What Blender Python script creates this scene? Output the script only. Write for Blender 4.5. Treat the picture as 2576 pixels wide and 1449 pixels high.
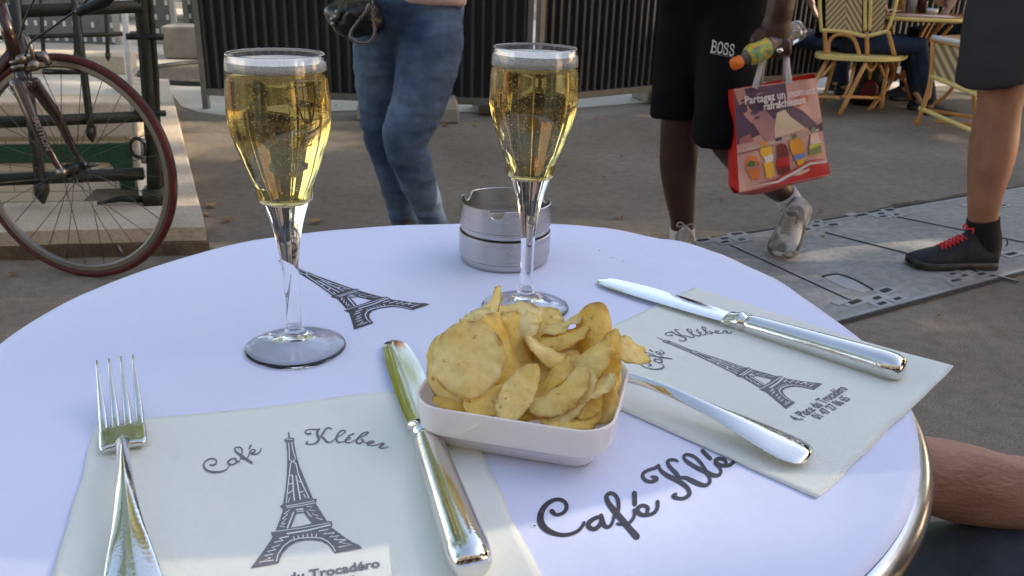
import bpy, bmesh, math, random
from mathutils import Vector, Matrix, noise
from mathutils.geometry import tessellate_polygon
R = math.radians
sc = bpy.context.scene
COL = sc.collection
for _o in list(bpy.data.objects):
    bpy.data.objects.remove(_o)

# ------------------------------------------------------------ camera
PITCH, ROLL, FOC, CH = R(21.6275), R(1.8885), 2127.35, 0.992
cam_d = bpy.data.cameras.new("camera")
cam = bpy.data.objects.new("camera", cam_d)
COL.objects.link(cam)
cam.location = (0, 0, CH)
fwd = Vector((0, math.cos(PITCH), -math.sin(PITCH)))
upv = Vector((0, math.sin(PITCH), math.cos(PITCH)))
rgt = Vector((1, 0, 0))
c_, s_ = math.cos(ROLL), math.sin(ROLL)
r2 = rgt * c_ + upv * s_
u2 = upv * c_ - rgt * s_
cam.rotation_euler = Matrix((r2, u2, -fwd)).transposed().to_euler()
cam_d.sensor_width = 36
cam_d.lens = FOC / 2576 * 36
cam_d.clip_start = 0.02
cam_d.clip_end = 300
cam_d.dof.use_dof = True
cam_d.dof.focus_distance = 0.56
cam_d.dof.aperture_fstop = 30
sc.camera = cam

# ------------------------------------------------------------ light
SUN_AZ, SUN_EL = R(80), R(29)
sc.world = bpy.data.worlds.new("World")
sc.world.use_nodes = True
nt = sc.world.node_tree
bg = nt.nodes["Background"]
sky = nt.nodes.new("ShaderNodeTexSky")
sky.sky_type = 'NISHITA'
sky.sun_disc = False
sky.sun_elevation = SUN_EL
sky.sun_rotation = SUN_AZ
sky.air_density = 1.0
sky.dust_density = 1.0
sky.ozone_density = 0.6
tint = nt.nodes.new("ShaderNodeMix"); tint.data_type = 'RGBA'; tint.blend_type = 'MULTIPLY'; tint.inputs[0].default_value = 1
tint.inputs[7].default_value = (1.25, 1.06, .93, 1)      # the phone's white balance
nt.links.new(sky.outputs[0], tint.inputs[6])
nt.links.new(tint.outputs[2], bg.inputs[0])
bg.inputs[1].default_value = 0.15
sun_d = bpy.data.lights.new("sun", 'SUN')
sun_d.energy = 2.2
sun_d.angle = R(0.55)
sun_d.color = (1.0, 0.84, 0.64)
sun = bpy.data.objects.new("sun", sun_d)
COL.objects.link(sun)
SD = Vector((math.sin(SUN_AZ) * math.cos(SUN_EL), math.cos(SUN_AZ) * math.cos(SUN_EL), math.sin(SUN_EL)))
sun.rotation_euler = SD.to_track_quat('Z', 'Y').to_euler()
sun.location = (8, 2, 6)
sc.view_settings.view_transform = 'Standard'
sc.view_settings.look = 'None'
sc.view_settings.exposure = 1.6
sc.view_settings.gamma = 1
sc.render.engine = 'CYCLES'
sc.cycles.max_bounces = 14
sc.cycles.transmission_bounces = 14
sc.cycles.transparent_max_bounces = 12
sc.cycles.use_denoising = True
sc.cycles.sample_clamp_indirect = 6

# ------------------------------------------------------------ measuring the photograph
def ray(px, py):
    dx, dy = px - 1288, py - 724.5
    x = c_ * dx + s_ * dy
    y = -s_ * dx + c_ * dy
    X, Y = x / FOC, -y / FOC
    cp, sp = math.cos(PITCH), math.sin(PITCH)
    return Vector((X, cp + Y * sp, -sp + Y * cp))
def T(px, py, z=0.74):
    d = ray(px, py)
    return d * ((z - CH) / d.z) + Vector((0, 0, CH))
def D(px, py, y):
    d = ray(px, py)
    return d * (y / d.y) + Vector((0, 0, CH))
def onplane(px, py, p0, n):
    d = ray(px, py)
    o = Vector((0, 0, CH))
    t = (Vector(p0) - o).dot(n) / d.dot(n)
    return o + d * t
def ppm(p):
    z = p.y * math.cos(PITCH) + (CH - p.z) * math.sin(PITCH)
    return FOC / z

# ------------------------------------------------------------ materials
MATS = {}
def mat(name, col=(.5, .5, .5), rough=.6, metal=0, col2=None, nscale=20, bump=0, bscale=None,
        detail=4, spec=.5, trans=0, ior=1.45, coat=0, sss=0, sheen=0, stretch=None, contrast=.25, alpha=1):
    if name in MATS:
        return MATS[name]
    m = bpy.data.materials.new(name)
    m.use_nodes = True
    t = m.node_tree
    b = t.nodes["Principled BSDF"]
    b.inputs["Base Color"].default_value = (*col, 1)
    b.inputs["Roughness"].default_value = rough
    b.inputs["Metallic"].default_value = metal
    b.inputs["Specular IOR Level"].default_value = spec
    b.inputs["IOR"].default_value = ior
    b.inputs["Transmission Weight"].default_value = trans
    b.inputs["Coat Weight"].default_value = coat
    b.inputs["Sheen Weight"].default_value = sheen
    if sss:
        b.inputs["Subsurface Weight"].default_value = sss
        b.inputs["Subsurface Radius"].default_value = (.004, .002, .001)
        b.inputs["Subsurface Scale"].default_value = 1
    tc = t.nodes.new("ShaderNodeTexCoord")
    mp = t.nodes.new("ShaderNodeMapping")
    t.links.new(tc.outputs["Object"], mp.inputs[0])
    if stretch:
        mp.inputs["Scale"].default_value = stretch
    if col2 is not None:
        n = t.nodes.new("ShaderNodeTexNoise")
        n.inputs["Scale"].default_value = nscale
        n.inputs["Detail"].default_value = detail
        t.links.new(mp.outputs[0], n.inputs["Vector"])
        r = t.nodes.new("ShaderNodeValToRGB")
        r.color_ramp.elements[0].position = .5 - contrast
        r.color_ramp.elements[1].position = .5 + contrast
        r.color_ramp.elements[0].color = (*col, 1)
        r.color_ramp.elements[1].color = (*col2, 1)
        t.links.new(n.outputs[0], r.inputs[0])
        t.links.new(r.outputs[0], b.inputs["Base Color"])
    if bump:
        n2 = t.nodes.new("ShaderNodeTexNoise")
        n2.inputs["Scale"].default_value = bscale or nscale
        n2.inputs["Detail"].default_value = 5
        t.links.new(mp.outputs[0], n2.inputs["Vector"])
        bp = t.nodes.new("ShaderNodeBump")
        bp.inputs["Strength"].default_value = bump
        bp.inputs["Distance"].default_value = .01
        t.links.new(n2.outputs[0], bp.inputs["Height"])
        t.links.new(bp.outputs[0], b.inputs["Normal"])
    m.diffuse_color = (*col, 1)
    MATS[name] = m
    return m

# ------------------------------------------------------------ mesh building
class MB:
    def __init__(s):
        s.v = []; s.f = []; s.m = []
        s.mi = 0
    def add(s, vs, fs):
        o = len(s.v)
        s.v += [tuple(v) for v in vs]
        s.f += [tuple(i + o for i in f) for f in fs]
        s.m += [s.mi] * len(fs)
        return s
    def box(s, c, d, rz=0, M=None):
        x, y, z = (k / 2 for k in d)
        cr, sr = math.cos(rz), math.sin(rz)
        vs = []
        for dz in (-z, z):
            for dx, dy in ((-x, -y), (x, -y), (x, y), (-x, y)):
                p = Vector((dx, dy, dz))
                if M is not None:
                    p = M @ p + Vector(c)
                else:
                    p = Vector((dx * cr - dy * sr + c[0], dx * sr + dy * cr + c[1], dz + c[2]))
                vs.append(p)
        return s.add(vs, [(3, 2, 1, 0), (4, 5, 6, 7), (0, 1, 5, 4), (1, 2, 6, 5), (2, 3, 7, 6), (3, 0, 4, 7)])
    def rings(s, rs, closed=True, caps=True):
        n = len(rs[0])
        vs = [p for r in rs for p in r]
        fs = []
        m = n if closed else n - 1
        for i in range(len(rs) - 1):
            for j in range(m):
                a = i * n + j; b = i * n + (j + 1) % n
                fs.append((a, b, b + n, a + n))
        if caps and closed:
            fs.append(tuple(range(n - 1, -1, -1)))
            k = (len(rs) - 1) * n
            fs.append(tuple(range(k, k + n)))
        return s.add(vs, fs)
    def tube(s, pts, rad, n=10, up=(0, 0, 1), caps=True, power=2.0, loop=False):
        pts = [Vector(p) for p in pts]
        N = len(pts)
        if not hasattr(rad, '__len__'):
            rad = [rad] * N
        rs = []
        prev = None
        for i, p in enumerate(pts):
            a = pts[(i - 1) % N] if loop else pts[max(i - 1, 0)]
            b = pts[(i + 1) % N] if loop else pts[min(i + 1, N - 1)]
            t = (b - a)
            t = t.normalized() if t.length > 1e-9 else Vector((0, 0, 1))
            u = Vector(up) if prev is None else prev
            x = t.cross(u)
            if x.length < 1e-4:
                x = t.cross(Vector((0, 1, 0)) if abs(t.y) < .9 else Vector((1, 0, 0)))
            x.normalize()
            y = x.cross(t).normalized()
            prev = y if prev is not None or True else None
            r = rad[i]
            ra, rb = r if hasattr(r, '__len__') else (r, r)
            ring = []
            for k in range(n):
                a_ = 2 * math.pi * k / n
                ca, sa = math.cos(a_), math.sin(a_)
                if power != 2.0:
                    e = 2.0 / power
                    ca = math.copysign(abs(ca) ** e, ca); sa = math.copysign(abs(sa) ** e, sa)
                ring.append(p + x * (ra * ca) + y * (rb * sa))
            rs.append(ring)
        if loop:
            rs.append(rs[0])
            return s.rings(rs, caps=False)
        return s.rings(rs, caps=caps)
    def lathe(s, prof, c=(0, 0, 0), n=48, caps=False):
        c = Vector(c)
        rs = []
        for r, z in prof:
            rs.append([c + Vector((r * math.cos(2 * math.pi * k / n), r * math.sin(2 * math.pi * k / n), z)) for k in range(n)])
        return s.rings(rs, caps=caps)
    def sphere(s, c, r, n=8, m=6):
        c = Vector(c)
        if not hasattr(r, '__len__'):
            r = (r, r, r)
        rs = []
        for i in range(m + 1):
            a = math.pi * i / m
            q = max(math.sin(a), .02)
            rs.append([c + Vector((r[0] * q * math.cos(2 * math.pi * k / n), r[1] * q * math.sin(2 * math.pi * k / n), -r[2] * math.cos(a))) for k in range(n)])
        return s.rings(rs)
    def prism(s, poly, z0, z1, M=None):
        # poly: 2d outline; optional matrix maps (x,y,z)
        n = len(poly)
        M = M or Matrix.Identity(4)
        vs = [M @ Vector((x, y, z0)) for x, y in poly] + [M @ Vector((x, y, z1)) for x, y in poly]
        tri = tessellate_polygon([[Vector((x, y, 0)) for x, y in poly]])
        fs = []
        for a, b, c in tri:
            fs.append((a, b, c)); fs.append((c + n, b + n, a + n))
        for i in range(n):
            j = (i + 1) % n
            fs.append((i, j, j + n, i + n))
        return s.add(vs, fs)
    def build(s, name, m, parent=None, smooth=True, auto=None, bevel=0, bseg=2):
        me = bpy.data.meshes.new(name)
        me.from_pydata(s.v, [], s.f)
        ms = m if isinstance(m, (list, tuple)) else [m]
        for k in ms:
            me.materials.append(k)
        for p, i in zip(me.polygons, s.m):
            p.material_index = i
            p.use_smooth = smooth
        bm = bmesh.new(); bm.from_mesh(me)
        bmesh.ops.recalc_face_normals(bm, faces=bm.faces)
        bm.to_mesh(me); bm.free()
        if smooth and auto is not None:
            me.set_sharp_from_angle(angle=R(auto))
        o = bpy.data.objects.new(name, me)
        COL.objects.link(o)
        if parent is not None:
            o.parent = parent
            o.matrix_parent_inverse = Matrix.Translation(-parent.location) if parent.type == 'EMPTY' else Matrix.Identity(4)
        if bevel:
            b = o.modifiers.new("bevel", 'BEVEL'); b.width = bevel; b.segments = bseg; b.limit_method = 'ANGLE'
        return o

def smoothed(pts, k=4, loop=False):
    # Catmull-Rom through tuples of any length
    n = len(pts)
    out = []
    rng = range(n if loop else n - 1)
    for i in rng:
        g = lambda j: pts[j % n] if loop else pts[min(max(j, 0), n - 1)]
        p0, p1, p2, p3 = g(i - 1), g(i), g(i + 1), g(i + 2)
        for q in range(k):
            t = q / k
            out.append(tuple(.5 * (2 * b + (c - a) * t + (2 * a - 5 * b + 4 * c - d) * t * t + (3 * b - a - 3 * c + d) * t ** 3)
                             for a, b, c, d in zip(p0, p1, p2, p3)))
    if not loop:
        out.append(tuple(pts[-1]))
    return out

def blend(name, mb, m, parent, voxel=.008, smooth=4, factor=.6, wob=0, wscale=8, fold=1):
    """one continuous surface out of overlapping lofts"""
    o = mb.build(name + "_raw", m)
    md = o.modifiers.new("r", 'REMESH'); md.mode = 'VOXEL'; md.voxel_size = voxel; md.use_smooth_shade = True
    if smooth:
        md = o.modifiers.new("s", 'SMOOTH'); md.iterations = smooth; md.factor = factor
    dg = bpy.context.evaluated_depsgraph_get()
    me = bpy.data.meshes.new_from_object(o.evaluated_get(dg))
    me.name = name
    bpy.data.objects.remove(o)
    if wob:
        nn = [v.normal.copy() for v in me.vertices]
        for v, n_ in zip(me.vertices, nn):
            q_ = Vector((v.co.x * wscale, v.co.y * wscale, v.co.z * wscale * fold))
            v.co += n_ * (wob * noise.noise(q_) + .55 * wob * noise.noise(q_ * 2.3))
    for p in me.polygons:
        p.use_smooth = True
    o = bpy.data.objects.new(name, me)
    COL.objects.link(o)
    if parent is not None:
        o.parent = parent
        o.matrix_parent_inverse = Matrix.Translation(-parent.location) if parent.type == 'EMPTY' else Matrix.Identity(4)
    return o

def tag(o, label=None, cat=None, group=None, kind=None):
    if label: o["label"] = label
    if cat: o["category"] = cat
    if group: o["group"] = group
    if kind: o["kind"] = kind
    return o
def thing(name, loc, label, cat, group=None):
    o = bpy.data.objects.new(name, None)
    o.empty_display_size = .05
    COL.objects.link(o)
    o.location = loc
    tag(o, label, cat, group)
    return o
def dup(root, loc, rz, label, group=None):
    r = root.copy(); COL.objects.link(r)
    r.location = loc; r.rotation_euler = (0, 0, rz)
    r["label"] = label
    if group: r["group"] = group
    for ch in [o for o in bpy.data.objects if o.parent == root]:
        c = ch.copy(); COL.objects.link(c); c.parent = r
        for g in [o for o in bpy.data.objects if o.parent == ch]:
            d = g.copy(); COL.objects.link(d); d.parent = c
    return r
#PART2
# ------------------------------------------------------------ setting
def noisecol(t, vec, scale, detail, c1, c2, p0, p1, dim=None):
    n = t.nodes.new("ShaderNodeTexNoise"); n.inputs["Scale"].default_value = scale; n.inputs["Detail"].default_value = detail
    t.links.new(vec, n.inputs["Vector"])
    r = t.nodes.new("ShaderNodeValToRGB")
    r.color_ramp.elements[0].position = p0; r.color_ramp.elements[1].position = p1
    r.color_ramp.elements[0].color = (*c1, 1); r.color_ramp.elements[1].color = (*c2, 1)
    t.links.new(n.outputs[0], r.inputs[0])
    return r.outputs[0]
def layered(name, base, layers, rough=.85, bump=.3, bscale=300, bdist=.002):
    """layers: (scale, detail, c1, c2, p0, p1, mix)"""
    m = mat(name, base, rough)
    t = m.node_tree; b = t.nodes["Principled BSDF"]
    tc = [n for n in t.nodes if n.type == 'TEX_COORD'][0]
    cur = None
    for sc_, de, c1, c2, p0, p1, f in layers:
        o = noisecol(t, tc.outputs["Object"], sc_, de, c1, c2, p0, p1)
        if cur is None:
            cur = o
        else:
            mx = t.nodes.new("ShaderNodeMix"); mx.data_type = 'RGBA'; mx.blend_type = 'MULTIPLY'
            mx.inputs[0].default_value = f
            t.links.new(cur, mx.inputs[6]); t.links.new(o, mx.inputs[7])
            cur = mx.outputs[2]
    t.links.new(cur, b.inputs["Base Color"])
    n2 = t.nodes.new("ShaderNodeTexNoise"); n2.inputs["Scale"].default_value = bscale; n2.inputs["Detail"].default_value = 4
    t.links.new(tc.outputs["Object"], n2.inputs["Vector"])
    bp = t.nodes.new("ShaderNodeBump"); bp.inputs["Strength"].default_value = bump; bp.inputs["Distance"].default_value = bdist
    t.links.new(n2.outputs[0], bp.inputs["Height"]); t.links.new(bp.outputs[0], b.inputs["Normal"])
    return m
m_asph = layered("asphalt", (.1, .1, .1), [
    (1.3, 6, (.155, .134, .105), (.24, .208, .168), .3, .7, 1),
    (230, 3, (.60, .60, .60), (1.3, 1.28, 1.24), .40, .62, .8),
    (22, 5, (.82, .8, .78), (1.08, 1.07, 1.05), .35, .6, .8)], .9, .5, 220, .003)
m_pale = layered("pale_paving", (.4, .38, .34), [
    (2.2, 6, (.45, .42, .36), (.60, .57, .50), .3, .7, 1),
    (60, 4, (.85, .84, .83), (1.05, 1.05, 1.05), .35, .65, .7)], .9, .3, 120, .003)
m_plate = layered("slab_grey", (.2, .2, .2), [
    (2.5, 6, (.25, .245, .23), (.34, .335, .32), .3, .7, 1),
    (35, 5, (.78, .78, .77), (1.08, 1.08, 1.08), .38, .6, .8),
    (300, 2, (.85, .85, .85), (1.1, 1.1, 1.1), .4, .6, .7)], .7, .3, 200, .002)
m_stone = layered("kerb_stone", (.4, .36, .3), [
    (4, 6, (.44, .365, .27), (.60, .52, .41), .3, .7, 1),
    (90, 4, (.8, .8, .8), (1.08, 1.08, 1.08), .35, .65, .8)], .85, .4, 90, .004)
m_stone_d = layered("kerb_stone_dark", (.2, .16, .12), [
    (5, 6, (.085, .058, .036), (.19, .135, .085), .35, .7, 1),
    (70, 4, (.7, .7, .7), (1.1, 1.1, 1.1), .35, .65, .8)], .9, .5, 80, .004)  # darker brown stone for the kerb's front face and the stairs

def metric(px, py, z=0): return T(px, py, z)
KH = .095
K0 = T(517, 571, KH); K1 = T(440, 262, KH)
fdir = Vector((.983, .185, 0)).normalized()
KIF = T(352, 507, KH); KIB = T(322, 262, KH)
FL = K0 - fdir * 3.4                      # far left end of the front edge
inn = KIF - fdir * 2.9
rd = (K1 - K0).normalized(); ri = (KIB - KIF).normalized()
far_t = (4.02 - KIF.y) / ri.y
FWR = KIF + ri * far_t                    # right end of the stairwell's far wall
FWL = FWR - fdir * 2.9
K1e = K0 + rd * 3.6; KIe = KIF + ri * 3.4
hole = [(KIF.x, KIF.y), (FWR.x, FWR.y), (FWL.x, FWL.y), (inn.x, inn.y)]
S = 70
outer = [(-S, -S), (S, -S), (S, S), (-S, S)]
tri = tessellate_polygon([[Vector((x, y, 0)) for x, y in outer], [Vector((x, y, 0)) for x, y in hole]])
g = MB(); g.add([(x, y, 0) for x, y in outer + hole], tri)
ground = tag(g.build("ground", m_asph, smooth=False), kind="structure")
for p in ground.data.polygons:
    if p.normal.z < 0: p.flip()
# pale paving beyond the asphalt, and round the metro entrance
edge = [T(x, y, 0) for x, y in ((455, 268), (500, 283), (560, 291), (640, 287), (760, 283), (900, 279), (1090, 283), (1250, 283), (1420, 275), (1640, 258), (1850, 244), (2130, 233), (2400, 215), (2576, 200))]
poly = [(p.x, p.y) for p in edge] + [(9, 14), (-14, 14), (-14, 5.0), (FWL.x, FWL.y + .32), (FWR.x + .02, FWR.y + .32), (KIe.x, KIe.y), (K1e.x, K1e.y)]
g = MB(); g.prism(poly, -.01, .005)
tag(g.build("pavement", m_pale, smooth=False), kind="structure")
# sunken stairwell floor
g = MB(); g.add([(hole[0][0], hole[0][1], -1.6), (hole[1][0], hole[1][1], -1.6), (hole[2][0], hole[2][1], -1.6), (hole[3][0], hole[3][1], -1.6)], [(0, 1, 2, 3)])
for i in range(9):
    a = Vector((*hole[3], 0)).lerp(Vector((*hole[0], 0)), (i + .5) / 9)
    b = Vector((*hole[2], 0)).lerp(Vector((*hole[1], 0)), (i + .5) / 9)
    mid = (a + b) / 2
    g.box((mid.x, mid.y, -1.5 + i * .08), (.34, 1.1, .16 + i * .16), math.atan2(fdir.y, fdir.x))
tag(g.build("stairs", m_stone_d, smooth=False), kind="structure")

# stone kerb round the entrance: two arms
g = MB()
def slab(g, pts, z0, z1): g.prism([(p.x, p.y) for p in pts], z0, z1)
def rough_edge(a, b, n, amp, seed):
    rnd = random.Random(seed); out = []
    d = (b - a); q = Vector((-d.y, d.x, 0)).normalized()
    for i in range(n + 1):
        out.append(a + d * (i / n) + q * rnd.uniform(-amp, amp))
    return out
mk = thing("stone_kerb", (K0.x, K0.y, 0), "pale stone kerb around the metro stairwell behind the bicycle wheel", "kerb")
g = MB(); slab(g, rough_edge(FL, K0, 30, .006, 3) + [K0 + rd * .3, KIF + ri * .02, inn], .045, KH)
g.build("kerb_top", m_stone, mk, smooth=False, bevel=.008)
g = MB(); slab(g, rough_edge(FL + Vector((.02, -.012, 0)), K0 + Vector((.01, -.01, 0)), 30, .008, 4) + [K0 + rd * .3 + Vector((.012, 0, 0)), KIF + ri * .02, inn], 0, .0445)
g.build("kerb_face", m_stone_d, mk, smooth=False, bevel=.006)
g = MB(); slab(g, [K0 + rd * .302, K1e, KIe, KIF + ri * .024], -.002, KH - .003)
g.build("kerb_side", m_stone, mk, smooth=False, bevel=.008)
# inner wall below the kerb
m_cream = layered("cream_render", (.6, .55, .46), [(3, 5, (.50, .45, .37), (.62, .57, .48), .3, .7, 1)], .6, .15, 60)
rw = thing("stairwell_side_wall", (FWR.x, FWR.y, 0), "smooth cream inner wall down the right of the metro stairwell", "wall")
q = Vector((.06, 0, 0))
g = MB(); slab(g, [KIF + q + ri * .1, KIF + ri * .1 + Vector((.004, 0, 0)), FWR + Vector((.004, 0, 0)), FWR + q], -1.6, -.004)
g.build("wall_face", m_cream, rw, smooth=False)
# far wall: stone coping, green band, tiles
def tilemat():
    m = mat("cream_tiles", (.62, .56, .45), .25)
    t = m.node_tree; b = t.nodes["Principled BSDF"]
    tc = [n for n in t.nodes if n.type == 'TEX_COORD'][0]
    sp = t.nodes.new("ShaderNodeSeparateXYZ"); cb = t.nodes.new("ShaderNodeCombineXYZ")
    t.links.new(tc.outputs["Object"], sp.inputs[0]); t.links.new(sp.outputs[0], cb.inputs[0]); t.links.new(sp.outputs[2], cb.inputs[1])
    br = t.nodes.new("ShaderNodeTexBrick"); t.links.new(cb.outputs[0], br.inputs["Vector"])
    br.inputs["Color1"].default_value = (.62, .54, .41, 1); br.inputs["Color2"].default_value = (.7, .63, .5, 1)
    br.inputs["Mortar"].default_value = (.36, .31, .24, 1)
    br.inputs["Scale"].default_value = 1; br.inputs["Brick Width"].default_value = .15; br.inputs["Row Height"].default_value = .05
    br.inputs["Mortar Size"].default_value = .0028
    t.links.new(br.outputs[0], b.inputs["Base Color"])
    return m
m_tile = tilemat()
m_green = mat("green_enamel", (.010, .055, .028), .4, col2=(.02, .085, .045), nscale=120, contrast=.1)
fw = thing("stairwell_wall", (FWR.x, FWR.y, 0), "cream tiled metro stairwell wall with green band and stone coping", "wall")
back = Vector((-fdir.y, fdir.x, 0))
FO = -fdir
def wallbox(name, u0, u1, d0, d1, z0, z1, m, par, bevel=0):
    g = MB(); a = FWR
    slab(g, [a + FO * u0 + back * d0, a + FO * u1 + back * d0, a + FO * u1 + back * d1, a + FO * u0 + back * d1], z0, z1)
    return g.build(name, m, par, smooth=False, bevel=bevel)
wallbox("tiles", 0.006, 2.9, 0, .3, -1.6, .118, m_tile, fw)
wallbox("coping", -.02, 2.9, -.03, .32, .12, .20, m_stone, fw, .01)
wallbox("coping", -.02, 2.9, .06, .30, .2005, .27, m_stone, fw, .012)
wallbox("green_band", .12, 2.9, -.018, -.002, -.005, .082, m_green, fw)
g = MB()
def fwp(u, z, d): 
    p = FWR + FO * u + back * d; return Vector((p.x, p.y, z))
for d in (-.024, -.004):
    pass
a = [(.012, .085), (.118, .085), (.118, -.0), (.085, -.05), (.06, -.32), (.03, -.32), (.012, -.05)]
n = len(a)
vs = [fwp(u, z, -.024) for u, z in a] + [fwp(u, z, -.003) for u, z in a]
tri = tessellate_polygon([[Vector((u, z, 0)) for u, z in a]])
g.add(vs, [tuple(t_) for t_ in tri] + [tuple(k + n for k in t_) for t_ in tri] + [(i, (i + 1) % n, (i + 1) % n + n, i + n) for i in range(n)])
g.build("green_bracket", m_green, fw, smooth=False)

# railing on the kerb: iron post, rails and hanging spear bars
m_iron = mat("dark_green_iron", (.009, .012, .008), .5, .0, col2=(.022, .024, .016), nscale=30, bump=.3, bscale=60, spec=.5)
PF = T(392, 512, KH)
nrm = back
def rp(px, py, off=0): return onplane(px, py, PF + nrm * off, nrm)
rail = thing("metro_railing", (PF.x, PF.y, KH), "dark green iron railing with spear bars standing on the stone kerb", "railing")
top = rp(352, -60); 
g = MB()
g.tube([PF, rp(385, 400), rp(366, 150), rp(350, -30), rp(346, -150)], [(.028, .028), (.022, .022), (.020, .02), (.02, .02), (.02, .02)], 8, power=5)
g.build("post", m_iron, rail)
p2 = rp(395, 330, .05)
g = MB(); g.tube([PF + Vector((.02, .03, 0)), rp(398, 420, .05), rp(392, 200, .05), rp(374, -30, .05), rp(368, -150, .05)], [.022, .014, .012, .012, .012], 8)
g.build("stay", m_iron, rail)
g = MB(); g.box(PF + Vector((0, 0, .03)), (.07, .07, .06), .18)
g.tube([PF + Vector((-.03, 0, .015)), PF - fdir * .12 + Vector((0, 0, .02)), PF - fdir * .2 + Vector((0, 0, .006))], [.014, .012, .006], 8)
g.build("foot", m_iron, rail)
for (ya, yb, r_) in ((30, 16, .021), (309, 293, .019), (452, 437, .021)):
    a = rp(-500, ya + 20, .0); b = rp(360, yb, .0)
    g = MB(); g.tube([a, b], [(r_, r_)] * 2, 8, power=6)
    g.build("rail", m_iron, rail)
def spear(a, b, w, m=None):
    g = MB(); g.tube([a, a.lerp(b, .9), a.lerp(b, .93)], [(w, w * .8)] * 3, 8, power=6)
    d = (b - a).normalized(); L = (b - a).length
    q0 = a.lerp(b, .92)
    g.tube([q0, q0 + d * w * .6, q0 + d * w * 2.2, q0 + d * w * 4.2], [(w * 1.0, w), (w * 2.1, w), (w * 2.0, w), (w * .1, w * .3)], 8, power=4)
    return g
for (x0, y0, x1, y1, w, o) in ((28, -80, 108, 500, .019, -.022), (178, -80, 232, 350, .0135, -.02), (-230, -60, -160, 480, .018, -.022)):
    spear(rp(x0, y0, o), rp(x1, y1, o), w).build("spear_bar", m_iron, rail)
for px, py in ((318, 92), (338, 282), (372, 92), (379, 285)):
    p = rp(px, py, -.01); g = MB(); g.tube([p, p + fdir * .05], [.011, .011], 8); g.build("bolt", m_iron, rail)
g = MB(); cpt = rp(347, 372, -.02)
g.tube([cpt + Vector((.028 * math.cos(a), 0, .034 * math.sin(a))) for a in [i * math.pi / 8 for i in range(16)]], .007, 8, loop=True)
g.build("ring", m_iron, rail)
m_steel_old = mat("galvanised_steel", (.35, .36, .37), .45, .9, col2=(.2, .2, .2), nscale=60)
g = MB(); g.tube([rp(360, 350, -.02), rp(362, 410, -.02)], [.01, .01], 8, power=4); g.build("latch", m_steel_old, rail)
m_white = mat("white_paint", (.72, .71, .67), .5, col2=(.55, .54, .5), nscale=30)
wp = MB(); a = onplane(322, 250, PF + nrm * .5, nrm); b = onplane(306, -60, PF + nrm * .5, nrm)  # a lit edge behind the railing, built as a slim white strip
a2 = Vector((a.x, a.y, KH)); wp.tube([a2, b], [(.012, .012)] * 2, 8, power=5)
o = tag(wp.build("lit_edge_strip", m_white), "slim white strip drawn for a lit edge behind the dark green iron railing", "post")
# railing on the far side of the stairwell
fr = thing("far_railing", (FWR.x, FWR.y + .3, .27), "thin iron railing on the far coping of the metro stairwell", "railing")
def fp(px, py): return onplane(px, py, FWR + back * .2, back)
for (y, r_) in ((92, .011), (-60, .011)):
    g = MB(); g.tube([fp(-300, y + 12), fp(345, y - 8)], [(r_, r_)] * 2, 6, power=4); g.build("rail", m_iron, fr)
for x in (-120, 20, 108, 190, 270):
    spear(fp(x - 8, -60), fp(x + 2, 148), .010).build("spear_bar", m_iron, fr)

# ---- hoarding fence behind the walkers
def fencemat(name, c1, c2):
    return mat(name, c1, .55, .2, col2=c2, nscale=3, stretch=(6, 6, 1), bump=.1, bscale=20)
m_slat = fencemat("fence_slat", (.032, .033, .035), (.052, .053, .055))
m_slatb = fencemat("fence_back", (.016, .016, .018), (.026, .026, .028))
m_fr = mat("fence_frame", (.13, .12, .105), .55, .4, col2=(.2, .185, .16), nscale=15)
def panel(name, a, b, z0, z1, label, pitch=.064, legs=True, dark=None, grp="hoarding panels of the fence"):
    a = Vector(a); b = Vector(b); d = (b - a); L = d.length; d.normalize(); n = Vector((-d.y, d.x, 0))
    rz = math.atan2(d.y, d.x)
    t = thing(name, (a.x, a.y, 0), label, "fence", grp)
    g = MB(); mid = (a + b) / 2 + n * .02
    g.box((mid.x, mid.y, (z0 + z1) / 2), (L, .006, z1 - z0 - .04), rz); g.build("backing", dark or m_slatb, t, smooth=False)
    g = MB(); k = int(L / pitch); rnd = random.Random(int(L * 100))
    for i in range(k):
        p = a + d * ((i + .5) * L / k)
        w = pitch * (.42 + rnd.uniform(-.03, .03)); dep = .018 + rnd.uniform(0, .008)
        # trapezoid rib
        c = [(-w * .5, .0), (-w * .32, -dep), (w * .32, -dep), (w * .5, .0)]
        vs = []
        for z in (z0 + .03, z1 - .03):
            for x, y in c:
                q = p + d * x + n * (y + .012); vs.append((q.x, q.y, z))
        g.add(vs, [(0, 1, 5, 4), (1, 2, 6, 5), (2, 3, 7, 6), (3, 0, 4, 7), (3, 2, 1, 0), (4, 5, 6, 7)])
    g.build("ribs", m_slat, t, smooth=False)
    g = MB(); m_ = (a + b) / 2
    for z in (z0 + .012, z1):
        g = MB(); g.box((m_.x, m_.y, z), (L, .04, .042), rz); g.build("frame_rail", m_fr, t, smooth=False)
    for e in (a, b):
        g = MB(); g.box((e.x, e.y, z1 / 2), (.035, .045, z1), rz); g.build("leg", m_fr, t, smooth=False)
    return t
A1 = Vector((-1.99, 5.43, 0)); A2 = Vector((.06, 5.40, 0)); A3 = Vector((.98, 6.12, 0)); A4 = Vector((3.0, 7.55, 0)); A5 = Vector((5.6, 9.2, 0))
panel("fence_panel", A1, A2, .10, 2.0, "dark ribbed hoarding panel behind the walking woman in jeans")
panel("fence_panel", A2 + Vector((.06, .03, 0)), A3, .12, 2.0, "dark ribbed hoarding panel between the woman and the man in black shorts")
panel("fence_panel", A3 + Vector((.06, .03, 0)), A4, .12, 2.0, "dark ribbed hoarding panel behind the man in black shorts and the near rattan chair")
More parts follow.
